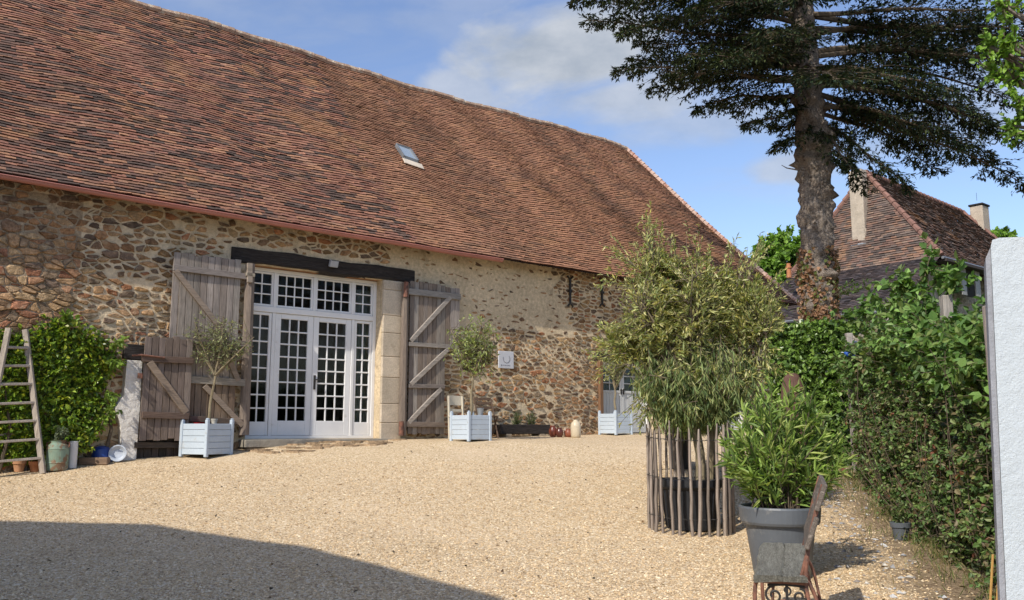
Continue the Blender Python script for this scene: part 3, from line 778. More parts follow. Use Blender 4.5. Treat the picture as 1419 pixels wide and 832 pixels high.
    m.beam(P0, P1, .14, .16); m.beam(tsz(176, 482, -.08), tsz(206, 485, -.08), .07, .12); m.build('small_lintel', M['wood_dark'], barn)
    # wall anchors
    for px, a, b in ((790, 383, 425), (834, 386, 425)):
        m = MB(); t, zt = tz(px, a, -.05); zb = tz(px, b, -.05)[1]; zm = (zt + zb) / 2
        m.tube([(t, -.05, zb + .05), (t, -.05, zt - .05)], .028, 6)
        for z, sg in ((zb, 1), (zt, -1)):
            m.tube([(t - .08, -.05, z), (t - .045, -.05, z + sg * .045), (t, -.05, z + sg * .06), (t + .045, -.05, z + sg * .045), (t + .08, -.05, z)], .02, 6)
        m.box((t, -.06, zm), (.1, .05, .06), bev=.01); m.build('wall_anchor', M['iron'], barn)
make_shutters()

# ------------------------------------------------------------------ barn: two half-glazed doors on the right
def half_doors():
    s = .18
    def rect(m, t0, t1, z0, z1, s, d): m.box(((t0 + t1) / 2, s + d / 2, (z0 + z1) / 2), (t1 - t0, d, z1 - z0), bev=.005)
    cream = material('grey_white_paint', (.56, .57, .56), n1=(3, .1), rough=.6)
    for (a, b, z0, z1), n, zs in ((OPEN[1], 2, 2.52), (OPEN[2], 2, 2.6)):
        fr = MB(); rect(fr, a, a + .07, z0, z1, s - .03, .12); rect(fr, b - .07, b, z0, z1, s - .03, .12); rect(fr, a + .07, b - .07, z1 - .07, z1, s - .03, .12)
        fr.build('door_frame', M['white'], barn)
        w = (b - a - .15) / n
        for k in range(n):
            x0 = a + .075 + k * w + .003; x1 = x0 + w - .006; m = MB(); st = .075
            rect(m, x0, x0 + st, z0 + .02, z1 - .075, s, .05); rect(m, x1 - st, x1, z0 + .02, z1 - .075, s, .05)
            rect(m, x0 + st, x1 - st, z1 - .15, z1 - .075, s + .001, .048); rect(m, x0 + st, x1 - st, zs - .06, zs, s + .001, .048); rect(m, x0 + st, x1 - st, z0 + .02, z0 + .14, s + .001, .048)
            for q in range(6):
                u0 = x0 + st + (x1 - x0 - 2 * st) * q / 6; u1 = x0 + st + (x1 - x0 - 2 * st) * (q + 1) / 6; rect(m, u0 + .003, u1 - .003, z0 + .14, zs - .06, s + .018, .02)
            for q in (1,): xx = (x0 + x1) / 2; rect(m, xx - .012, xx + .012, zs, z1 - .15, s + .01, .03)
            for q in (1, 2): zz = zs + (z1 - .15 - zs) * q / 3; rect(m, x0 + st, x1 - st, zz - .012, zz + .012, s + .008, .032)
            d = m.build('door_leaf', [cream, M['white']][n == 2 and a > 11], barn)
            g = MB(); g.box(((x0 + x1) / 2, s + .03, (zs + z1 - .15) / 2), (x1 - x0 - 2 * st, .006, z1 - .15 - zs)); g.build('glass', M['glass'], d)
            hm = MB(); hx = x1 - .04 if k == 0 else x0 + .04; hm.box((hx, s - .012, z0 + 1.0), (.035, .02, .14), bev=.004); hm.beam((hx, s - .04, z0 + 1.03), (hx - .09, s - .04, z0 + 1.03), .018, .018); hm.build('handle', M['iron'], d)
    m = MB(); t = tz(835, 505, -.02)[0]; m.beam((OPEN[1][0] - .06, -.03, 1.45), (OPEN[1][0] - .06, -.03, 3.2), .12, .1); m.build('door_post', material('brown_post', (.2, .11, .06), n1=(4, .3), rough=.85, stretch=(8, 8, 1)), barn)
    for a, b, z0, z1 in OPEN[1:]:
        m = MB(); m.beam((a - .15, .1, z1 + .09), (b + .15, .1, z1 + .09), .26, .18); m.build('lintel_beam', M['wood_dark'], barn)
        m = MB(); m.box(((a + b) / 2, .02, z0 - .06), (b - a + .1, .5, .12), bev=.01); m.build('door_step', material('step_stone', (.35, .31, .24), rough=.9, bump=[(14, .02, 6)]), barn)
    # quoins at the corner
    m = MB(); z = 1.35; k = 0
    while z < 5.1:
        h = rng.uniform(.24, .34); w = (.5, .32)[k % 2]; h = min(h, 5.12 - z); k += 1
        m.box((T1 - w / 2 + .02, .2, z + h / 2), (w, .46, h - .012), bev=.02, col=np.array((.30, .22, .15)) * rng.uniform(.8, 1.2)); z += h
    m.build('corner_stones', M['ashlar'], barn)
half_doors()
# ------------------------------------------------------------------ foliage tools
def unit(v): return v / np.maximum(np.linalg.norm(v, axis=-1, keepdims=True), 1e-9)
def leaf_quads(m, P, D, Nn, L, Wd, cols, mi=0, broad=False):
    D = unit(D); S = unit(np.cross(D, Nn)); Nn = np.cross(S, D); n = len(P); L = np.broadcast_to(L, n)[:, None]; Wd = np.broadcast_to(Wd, n)[:, None]
    if not broad:
        v = np.stack([P, P + D * L * .45 - S * Wd / 2 + Nn * Wd * .12, P + D * L, P + D * L * .45 + S * Wd / 2 + Nn * Wd * .12], 1)
        f = (np.array([0, 1, 2, 3])[None] + np.arange(n)[:, None] * 4)
        m.addn(v.reshape(-1, 3), f, cols, mi)
    else:
        tip = P + D * L - Nn * L * .12
        v = np.stack([P, P + D * L * .28 - S * Wd * .5 + Nn * Wd * .2, P + D * L * .68 - S * Wd * .4 + Nn * Wd * .12, tip, P + D * L * .68 + S * Wd * .4 + Nn * Wd * .12, P + D * L * .28 + S * Wd * .5 + Nn * Wd * .2], 1)
        f = np.concatenate([np.array([0, 1, 2, 3])[None] + np.arange(n)[:, None] * 6, np.array([0, 3, 4, 5])[None] + np.arange(n)[:, None] * 6])
        m.addn(v.reshape(-1, 3), f, np.concatenate([cols, cols]), mi)
def twigs(m, paths, r0, r1, col, mi=1):
    """paths (n,k,3) thin three-sided tubes"""
    n, k, _ = paths.shape; T = np.gradient(paths, axis=1); T = unit(T); A = unit(np.cross(T, np.array([.31, .52, .79]))); B = np.cross(T, A)
    r = np.linspace(0, 1, k)[None, :, None]; r0 = np.broadcast_to(np.asarray(r0, float), n)[:, None, None]; R = r0 * (1 - r) + r1 * r
    vs = np.stack([paths + (A * math.cos(a) + B * math.sin(a)) * R for a in (0, 2 * PI / 3, 4 * PI / 3)], 2)
    base = (np.arange(n) * k * 3)[:, None, None, None] + (np.arange(k - 1) * 3)[None, :, None, None]
    q = np.array([[0, 1, 4, 3], [1, 2, 5, 4], [2, 0, 3, 5]])[None, None]
    f = (base + q).reshape(-1, 4); m.addn(vs.reshape(-1, 3), f, np.tile(np.asarray(col, float), (len(f), 1)), mi)
def bez(S, T, up, wob, k=7):
    L = np.linalg.norm(T - S, axis=1, keepdims=True)
    Mid = (S + T) / 2 + np.array([0, 0, 1]) * up * L + rng.normal(0, wob, S.shape) * L
    t = np.linspace(0, 1, k)[None, :, None]
    return S[:, None] * (1 - t) ** 2 + 2 * Mid[:, None] * t * (1 - t) + T[:, None] * t ** 2
def path_at(paths, idx, u):
    k = paths.shape[1]; x = u * (k - 1); i = np.minimum(x.astype(int), k - 2); fr = (x - i)[:, None]
    a = paths[idx, i]; b = paths[idx, i + 1]; return a * (1 - fr) + b * fr, unit(b - a)
def foliate(m, paths, per, L, Wd, pal, f0=.3, along=.8, spread=.8, grav=0., upn=.7, broad=False, jit=.18, mi=0):
    n = len(paths); idx = np.repeat(np.arange(n), per); u = f0 + (1 - f0) * rng.random(len(idx)) ** .85; u = np.minimum(u, .999)
    P, T = path_at(paths, idx, u); N_ = len(P)
    D = T * along + rng.normal(0, spread, (N_, 3)) * .6 + np.array([0, 0, -grav]); 
    Nr = rng.normal(0, .6, (N_, 3)) + np.array([0, 0, upn])
    s = rng.uniform(.65, 1.2, N_)
    leaf_quads(m, P, D, Nr, L * s, Wd * s * rng.uniform(.8, 1.15, N_), pick(pal, N_, jit), mi, broad)

def ell_tips(n, c, r, shell=.55):
    d = unit(rng.normal(0, 1, (n, 3))); return np.array(c) + d * np.array(r) * (rng.uniform(shell, 1.0, n) ** .6)[:, None]

# ------------------------------------------------------------------ small olive trees, climber, oleander, bamboo
OLIVE = [(.25, .29, .13), (.32, .36, .19), (.19, .24, .11), (.40, .42, .23), (.28, .31, .15), (.46, .45, .22), (.16, .2, .09)]
def small_tree(name, label, base, top, crown_c, crown_r, nsh, per, L, Wd, pal, cat='tree', trunk_r=.022, up=.15, group=None, extra=None, lean=None):
    base = np.array(base, float); top = np.array(top, float)
    t = thing(name, label, cat, base, 0, group)
    m = MB(); k = 8; P = [base + (top - base) * i / (k - 1) + np.array([math.sin(i * 1.3) * .012, math.cos(i * 1.7) * .012, 0]) for i in range(k)]
    m.tube(P, [trunk_r * (1.25 - .45 * i / (k - 1)) for i in range(k)], 8)
    nl = 9; lt = ell_tips(nl, crown_c, np.array(crown_r) * .75, .8); lt[:, 2] = np.maximum(lt[:, 2], top[2] + .1)
    lb = bez(np.repeat(top[None], nl, 0) + rng.normal(0, .01, (nl, 3)), lt, .06, .06)
    for b in lb: m.tube(list(b), [trunk_r * .6 * (1 - .6 * i / 6) for i in range(7)], 6)
    m.build('trunk', M['stem_green'], t, base)
    m = MB(); i = rng.integers(0, nl, nsh); u = rng.uniform(.15, 1, nsh); S, _ = path_at(lb, i, np.minimum(u, .999)); T = ell_tips(nsh, crown_c, crown_r, .25); dv = T - np.array(crown_c); an = np.arctan2(dv[:, 2], dv[:, 0]); ph = rng.random() * 6; T = np.array(crown_c) + dv * (.88 + .22 * np.sin(an * 3 + ph) + .16 * np.sin(an * 7 + ph * 2) + rng.normal(0, .12, nsh))[:, None]
    # tips near their start to avoid criss-crossing
    T = S + (T - S) * rng.uniform(.4, 1.0, (nsh, 1)); T[:, 2] = np.where(T[:, 2] < crown_c[2] - crown_r[2] * .95, crown_c[2] - crown_r[2] * .8, T[:, 2])
    pa = bez(S, T, up, .08); twigs(m, pa, .0045, .0015, (.7, .7, .6))
    foliate(m, pa, per, L, Wd, pal, .2, .8, .8)
    if extra is not None: extra(m)
    m.build('crown', [M['leaf'], M['twig']], t, base)
    return t

# ------------------------------------------------------------------ fir
def fir():
    Y0 = 18.0; b = at(1133, 600, Y0); b = np.array([at(1134, 455, Y0)[0] + .12, Y0, float(gh(6, Y0))])
    t = thing('fir_tree', 'tall dark fir tree with bare knobbly trunk towering over the ivy hedge', 'tree', b)
    pts = [(1134, 610), (1134, 455), (1131, 400), (1132, 330), (1131, 260), (1126, 200), (1122, 150), (1118, 100), (1114, 50), (1110, 0), (1102, -120), (1096, -260)]
    rr = [.40, .34, .325, .31, .30, .30, .28, .27, .25, .23, .17, .09]
    C_ = np.array([at(x, y, Y0) for x, y in pts]); C_[0, 2] = gh(6, Y0) - .1
    zz = np.linspace(C_[0, 2], C_[-1, 2], 260); n = 56; vs = []
    knobs = [(rng.uniform(C_[1, 2], C_[7, 2]), rng.uniform(0, 2 * PI), rng.uniform(.065, .11), rng.uniform(.06, .115)) for _ in range(150)]
    cen = lambda z: np.array([np.interp(z, C_[:, 2], C_[:, 0]), Y0, z]); rad = lambda z: np.interp(z, C_[:, 2], rr)
    for z in zz:
        c = cen(z); r = rad(z)
        for k in range(n):
            a = 2 * PI * k / n; q = r * (1 + .05 * math.sin(a * 3 + z * .7) + .035 * math.sin(a * 7 + z * 3.1) + .03 * math.sin(a * 13 - z * 5)) + rng.normal(0, .008)
            for kz, ka, kw, kh in knobs:
                dz = z - kz
                if abs(dz) < .25:
                    da = (a - ka + PI) % (2 * PI) - PI; d2 = (dz / kw) ** 2 + (da * r / kw) ** 2
                    if d2 < 6: q += kh * math.exp(-d2)
            vs.append(c + np.array([math.cos(a) * q, math.sin(a) * q, 0]))
    f = [(i * n + k, i * n + (k + 1) % n, (i + 1) * n + (k + 1) % n, (i + 1) * n + k) for i in range(len(zz) - 1) for k in range(n)]
    m = MB(); m.add(vs, f); tr = m.build('trunk', M['bark'], t, b, smooth=True)
    # dead snags
    for kz, ka, kw, kh in knobs[:16]:
        m = MB(); c = cen(kz); r = rad(kz); d = np.array([math.cos(ka), math.sin(ka), rng.uniform(-.1, .25)]); l = rng.uniform(.05, .16)
        m.tube([c + d * r * .9, c + d * (r + l)], [.035, .02], 6); m.build('dead_branch_stub', M['bark'], tr, b)
    m = MB(); m.tube([at(1107, 236, 17.7), at(1090, 233, 17.7), at(1083, 229, 17.7)], [.02, .012, .006], 5)
    m.build('dead_branch_stub', M['bark'], tr, b)
    boughs = []
    Lft = [(25, 790, 2, -1.), (60, 812, 28, .5), (95, 852, 98, -.6), (75, 880, 60, 1.4), (110, 905, 122, .3), (115, 930, 100, -1.6), (135, 965, 150, -.2), (130, 1010, 150, 1.), (-10, 790, -25, 1.), (-50, 770, -60, -1.),
           (5, 850, -8, -2.), (50, 920, 30, 2.), (35, 860, 45, -2.2), (90, 950, 75, -2.4), (-70, 830, -60, 2.), (-120, 860, -120, 0), (150, 1040, 172, -.8), (165, 1066, 176, .5), (175, 1078, 205, -.4), (10, 960, 12, -2.8), (40, 985, 20, -2.4), (70, 1010, 60, 2.4), (-30, 900, -40, -2.6),
           (20, 830, 18, .3), (85, 870, 85, .5), (-20, 930, -25, 0.)]
    Rgt = [(95, 1440, 150, .6), (80, 1460, 90, -1.), (50, 1470, 50, .4), (20, 1450, 10, -1.4), (-10, 1450, -20, 1.), (-60, 1440, -60, 0), (120, 1420, 195, 1.6), (140, 1432, 262, .2), (150, 1335, 200, -1.2), (155, 1300, 238, .9),
           (165, 1262, 262, -.6), (175, 1222, 250, -1.2), (185, 1200, 262, .4), (100, 1330, 130, -2.2), (115, 1370, 180, -.4), (60, 1300, 70, -2.8), (30, 1280, 40, -3), (70, 1350, 80, 2.6), (90, 1290, 100, 2.8), (5, 1330, 5, 2.6), (0, 1230, 0, -2.8), (40, 1400, 60, 2.),
           (110, 1470, 210, -.8), (128, 1380, 225, 1.6), (-40, 1320, -60, -2.6), (105, 1400, 120, .2), (40, 1340, 30, -.5), (65, 1410, 105, -1.8), (130, 1290, 205, .4), (145, 1240, 215, 1.3), (20, 1500, 60, 1.2), (75, 1500, 130, .2), (170, 1180, 235, -1.)]
    tow = [(60, 1060, 40, -3.6), (90, 1160, 110, -3.4), (30, 1190, 20, -3.5), (20, 1040, 10, 3.4), (110, 1080, 90, 3), (100, 1190, 80, 3.2), (10, 1120, -20, -4), (55, 1230, 85, -3.2), (80, 1000, 85, -3.2), (-40, 1050, -60, 3.), (-60, 1180, -70, 3), (-80, 1110, -100, -3)]
    m = MB(); need = [(.026, .046, .022), (.018, .034, .02), (.042, .062, .026), (.013, .023, .016), (.065, .085, .03)]
    skip = {(60, 1300), (0, 1230), (40, 1340), (90, 1290), (5, 1330), (65, 1410), (105, 1400), (30, 1280), (145, 1240), (55, 1230), (30, 1190), (40, 985), (20, 830), (100, 1190), (175, 1222)}
    for y0, tx, ty, dY in Lft + Rgt + tow:
        if (y0, tx) in skip: continue
        x0 = np.interp(y0, [-120, 0, 50, 100, 150, 200], [1102, 1110, 1114, 1118, 1122, 1126]); S = at(x0, y0, Y0); T = at(tx, ty, Y0 + dY)
        L = np.linalg.norm(T - S); droop = (.13 if ty > y0 + 40 else .05)
        for _rep in range(1):
            p = bez(S[None], T[None], droop + rng.uniform(-.02, .04), .04, 16)[0]; ph = rng.random() * 6; p += (np.sin(np.linspace(0, 9, 16) + ph) * .07 * np.sin(np.linspace(0, PI, 16)))[:, None] * np.array([.3, .5, 1])
            m.tube(list(p), [max(.010, (.038 + .005 * L) * (1 - i / 15.5)) for i in range(16)], 6, (.38, .33, .28), 1)
            k = int(L / .095) + 6; u = np.repeat(np.linspace(.16, .985, k), 2); side = np.tile([1., -1.], k)
            P, T_ = path_at(p[None], np.zeros(2 * k, int), u); lat = unit(np.cross(T_, np.array([0, 0, 1])))
            ll = (1 - u) * min(1.25, L * .32) + .16; ll *= (.45 + .85 * np.abs(np.sin(u * L * 1.6 + ph))) * rng.uniform(.5, 1.3, 2 * k) * np.minimum(1, (u + .12) * 1.5)
            E_ = P + (lat * side[:, None] * .85 + T_ * rng.uniform(.3, .8, (2 * k, 1)) + np.array([0, 0, -1]) * rng.uniform(-.15, .28, (2 * k, 1)) + rng.normal(0, .12, (2 * k, 3))) * ll[:, None]
            sec = bez(P, E_, .05, .05, 6); twigs(m, sec, .008, .003, (.3, .27, .22), 1)
            # sub twigs
            q = 4; idx = np.repeat(np.arange(2 * k), q); uu = rng.uniform(.25, .98, len(idx)); P2, T2 = path_at(sec, idx, uu)
            l2 = ll[idx] * (1.05 - uu) * .65 + .09
            E2 = P2 + unit(T2 * .8 + rng.normal(0, .45, T2.shape) * np.array([1, 1, .35]) + np.array([0, 0, -.22])) * l2[:, None]
            ter = bez(P2, E2, .02, .04, 4)
            for paths, per in ((sec, 7), (ter, 5)):
                n_ = len(paths); ii = np.repeat(np.arange(n_), per); u3 = rng.uniform(.05, .999, len(ii)); P3, T3 = path_at(paths, ii, u3)
                D3 = T3 * .9 + rng.normal(0, .42, T3.shape) * np.array([1, 1, .55]); Nn = rng.normal(0, .3, T3.shape) + np.array([0, 0, 1])
                leaf_quads(m, P3, D3, Nn, rng.uniform(.07, .125, len(ii)), rng.uniform(.024, .042, len(ii)), pick(need, len(ii), .2), 0)
    m.build('crown', [M['needle'], M['twig']], t, b)
    # ivy clinging to the lower trunk, part of it dry and brown
    m = MB(); n_ = 3200; z = C_[1, 2] - .9 + rng.random(n_) ** 1.5 * 2.6; a = rng.uniform(PI, 2 * PI, n_) + rng.normal(0, .3, n_)
    keep = (np.sin(a * 3 + z * 2) + rng.normal(0, .8, n_) > -.6 + (z - C_[1, 2]) * .55); z, a = z[keep], a[keep]
    c = np.array([cen(q) for q in z]); r = np.array([rad(q) for q in z]) + rng.uniform(.03, .1, len(z)); o = np.stack([np.cos(a), np.sin(a), 0 * a], 1)
    P = c + o * r[:, None]; dry = rng.random(len(P)) < .72
    cols = np.where(dry[:, None], pick([(.26, .14, .075), (.33, .19, .11), (.19, .11, .07)], len(P)), pick([(.10, .13, .03), (.15, .16, .05)], len(P)))
    leaf_quads(m, P, rng.normal(0, .6, P.shape) + np.array([0, 0, -.7]), o + rng.normal(0, .4, P.shape), .085, .075, cols, 0, True)
    m.build('ivy', [M['leaf']], t, b)
    # a green side shoot low on the trunk
    m = MB(); S = at(1150, 412, 17.7); E2 = np.array([at(1188, 402, 17.4), at(1205, 388, 17.6), at(1180, 390, 17.2), at(1198, 398, 17.9)]); pa = bez(np.repeat(S[None], 4, 0), E2, .03, .04)
    twigs(m, pa, .012, .004, (.6, .5, .4)); foliate(m, pa, 40, .09, .035, [(.07, .12, .03), (.1, .16, .04)], .3, .5, .9)
    m.build('side_shoot', [M['leaf'], M['twig']], t, b)
fir()

# ------------------------------------------------------------------ big olive in the paling ring
def big_olive():
    Y0 = 9.25; g = G(958, 728); X0 = at(970, 660, Y0)[0]; bz = float(gh(X0, Y0)) + .5
    base = np.array([X0, Y0, bz]); t = thing('olive_tree', 'large bushy silver-green olive tree rising from the black tub inside the paling ring', 'tree', base)
    m = MB(); k = 8; top = at(962, 540, Y0)
    P = [base + (top - base) * i / 7 + np.array([math.sin(i) * .02, 0, 0]) for i in range(8)]; P[0][2] -= .12
    m.tube(P, [.062, .055, .05, .05, .048, .046, .044, .04], 9)
    P2 = [at(983, 662, Y0 + .06), at(985, 620, Y0 + .05), at(992, 560, Y0), at(1000, 500, Y0)]; P2[0][2] = bz - .1; m.tube(P2, [.04, .034, .03, .02], 8)
    st = np.array([P[5], P[6], P[7], P2[2]]); 
    tips = np.array([at(x, y, Y0 + d) for x, y, d in ((905, 330, .1), (890, 420, -.3), (850, 470, .2), (960, 380, -.5), (1000, 370, .4), (1040, 400, .1), (1060, 450, -.2), (1020, 480, .5), (930, 450, .6), (900, 520, -.4), (1010, 540, -.4), (940, 360, .3))])
    lb = bez(st[rng.integers(0, 4, len(tips))], tips, .08, .06)
    for b in lb: m.tube(list(b), [.022 * (1 - .75 * i / 6) for i in range(7)], 6)
    m.build('trunk', M['stem_green'], t, base)
    m = MB()
    OL = [(.42, .42, .16), (.33, .36, .13), (.52, .50, .25), (.27, .31, .11), (.58, .52, .22), (.42, .38, .11), (.22, .27, .09)]
    # clumps following the photographed outline
    cl = [(945, 410, 85, 60, .5, 430), (1000, 420, 70, 60, .45, 300), (905, 385, 45, 50, .35, 130), (880, 470, 62, 34, .4, 190), (1050, 430, 38, 50, .35, 110), (945, 452, 88, 42, .5, 330), (1030, 440, 50, 50, .45, 230), (960, 505, 75, 40, .5, 200), (1020, 515, 50, 38, .4, 130), (905, 510, 45, 28, .3, 70)]
    pa_all = []
    for px, py, rx, ry, rY, n in cl:
        c = at(px, py, Y0); r = (rx / 1214 * Y0, rY, ry / 1214 * Y0); T = ell_tips(n, c, r, .15); ii = rng.integers(0, len(lb), n)
        d = np.linalg.norm(lb[:, 3:, :].reshape(1, -1, 3) - T[:, None], axis=2); j = np.argpartition(d, 4, axis=1)[:, rng.integers(0, 4)]
        S = lb[:, 3:, :].reshape(-1, 3)[j]; S = T + (S - T) * np.minimum(1, .42 / np.maximum(np.linalg.norm(S - T, axis=1, keepdims=True), .01)) * rng.uniform(.6, 1, (n, 1))
        S[:, 2] -= rng.uniform(0, .12, n); pa_all.append(bez(S, T, .05, .08))
    # long upright and drooping outliers
    out = [(895, 300, 900, 350), (903, 305, 905, 360), (880, 345, 910, 400), (965, 325, 965, 380), (1010, 335, 1005, 390), (1052, 345, 1030, 400), (1060, 330, 1035, 390), (1040, 350, 1020, 400), (1085, 420, 1050, 440), (1082, 385, 1045, 420), (838, 345, 880, 370), (835, 388, 880, 400),
           (820, 485, 870, 480), (838, 460, 880, 465), (822, 497, 868, 490), (860, 352, 900, 390), (1090, 447, 1050, 460), (1085, 520, 1050, 500), (1060, 560, 1040, 530), (870, 575, 905, 540), (885, 590, 910, 550), (935, 330, 940, 380), (985, 350, 980, 390), (915, 320, 915, 370), (830, 520, 870, 505), (1075, 490, 1040, 480)]
    for x, y, x2, y2 in out:
        for _ in range(6):
            pa_all.append(bez(at(x2, y2, Y0 + rng.uniform(-.3, .3))[None], (at(x + rng.normal(0, 7), y + rng.normal(0, 7), Y0 + rng.uniform(-.4, .4)))[None], .05, .05))
    pa = np.concatenate(pa_all); twigs(m, pa, .005, .0018, (1.0, .95, .7)); foliate(m, pa, 19, .066, .016, OL, .08, .9, .75)
    dk = []      # dark-leaved, hanging lower growth round the stems
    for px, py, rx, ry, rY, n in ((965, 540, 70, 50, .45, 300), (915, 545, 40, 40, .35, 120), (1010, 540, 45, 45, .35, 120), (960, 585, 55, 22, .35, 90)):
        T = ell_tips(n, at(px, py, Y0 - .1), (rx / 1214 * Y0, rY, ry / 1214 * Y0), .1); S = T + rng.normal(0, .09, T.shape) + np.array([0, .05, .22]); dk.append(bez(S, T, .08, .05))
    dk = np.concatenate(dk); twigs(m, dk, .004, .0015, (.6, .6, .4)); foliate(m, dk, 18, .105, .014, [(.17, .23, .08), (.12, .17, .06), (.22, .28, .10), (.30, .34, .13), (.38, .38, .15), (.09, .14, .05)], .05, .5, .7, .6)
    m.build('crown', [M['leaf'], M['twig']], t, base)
big_olive()
def dark_bamboo():
    g = G(942, 650); base = g + np.array([0, 0, .42]); t = thing('weeping_shrub', 'dark green shrub with long drooping leaves in the black pot behind the paling ring', 'shrub', base)
    m = MB(); n = 380; S = base + rng.normal(0, .06, (n, 3)) * np.array([1, 1, .2])
    Yd = base[1]; T = ell_tips(n, at(967, 528, Yd - 1.5), (.78, .8, .72), .2); pa = bez(S, T, .12, .05, 8); twigs(m, pa, .008, .002, (.6, .6, .35))
    foliate(m, pa, 52, .13, .014, [(.10, .165, .055), (.07, .12, .045), (.13, .2, .065), (.18, .25, .09), (.27, .34, .13)], .35, .35, .7, .75)
    P = [base + np.array([.0, 0, -.1]), base + np.array([.1, -.1, .6]), at(968, 540, Yd - .5)]; m.tube(P, [.04, .035, .02], 7, (.8, .7, .5), 1)
    P = [at(994, 640, Yd - .1), at(992, 560, Yd - .3), at(1000, 500, Yd - .5)]
    m.build('foliage', [M['leaf'], M['twig']], t, base)
    p = thing('plant_pot', 'black plastic pot with a white label behind the paling ring', 'plant pot', g)
    m = MB(); m.lathe([(.12, 0), (.17, .44), (.19, .44), (.19, .50), (.165, .50), (.155, .42), (0, .42)], n=24); m.build('pot', M['pot_black'], p)
    m = MB(); m.add([(-.11 + .03 * k, -.186 + .004 * abs(k - 2), z) for z in (.40, .46) for k in range(5)], [(k, k + 1, k + 6, k + 5) for k in range(4)]); m.build('label', material('label_white', (.75, .76, .78)), p)
    m = MB(); m.lathe([(0, .44), (.16, .43)], n=20); m.build('soil', M['soil'], p)
dark_bamboo()

def oleander():
    g = G(1084, 797); Yp = g[1] + .05; R = .30; sc = 1.0
    p = thing('plant_pot', 'large grey pot with broad rim holding the oleander beside the bench', 'plant pot', g)
    m = MB(); m.lathe([(.215, 0), (.225, .03), (.275, .40), (.28, .41), (.305, .41), (.315, .43), (.325, .535), (.32, .548), (.305, .55), (.295, .54), (.285, .46), (0, .46)], n=48); m.build('pot', M['pot_grey'], p, smooth=False)
    m = MB(); m.lathe([(0, .49), (.29, .475)], n=24); m.build('soil', M['soil'], p)
    base = g + np.array([0, 0, .48]); t = thing('oleander_bush', 'green oleander bush with narrow leaves growing in the big grey pot', 'shrub', base)
    m = MB(); n = 105; a = rng.uniform(0, 2 * PI, n); r = np.sqrt(rng.random(n)) * .2; S = base + np.stack([np.cos(a) * r, np.sin(a) * r, 0 * a], 1)
    c = at(1084, 628, g[1]); T = ell_tips(n, c, (.56, .5, .54), .35); T[:, 2] = np.maximum(T[:, 2], base[2] + .28)
    pa = bez(S, T, .04, .05, 9); twigs(m, pa, .007, .003, (1.1, .95, .6))
    top = [(1100, 528), (1115, 538), (1095, 540), (1125, 548), (1108, 545), (1070, 535), (1045, 560), (1110, 555), (1150, 570), (1025, 590), (1160, 610), (1008, 640), (1165, 640), (1090, 535), (1060, 545), (1130, 560), (1140, 640), (1020, 610)]
    T2 = np.array([at(x, y, g[1] + rng.uniform(-.3, .3)) for x, y in top]); S2 = base + rng.normal(0, .1, T2.shape) * np.array([1, 1, .1]); pb = bez(S2, T2, .05, .04, 9); twigs(m, pb, .007, .003, (1.1, .95, .6))
    pa = np.concatenate([pa, pb])
    foliate(m, pa, 34, .12, .020, [(.19, .29, .06), (.25, .36, .08), (.13, .21, .05), (.32, .42, .11), (.09, .15, .04), (.38, .44, .14)], .30, .75, .75, 0, .7, True)
    m.build('foliage', [M['leaf'], M['twig']], t, base)
oleander()

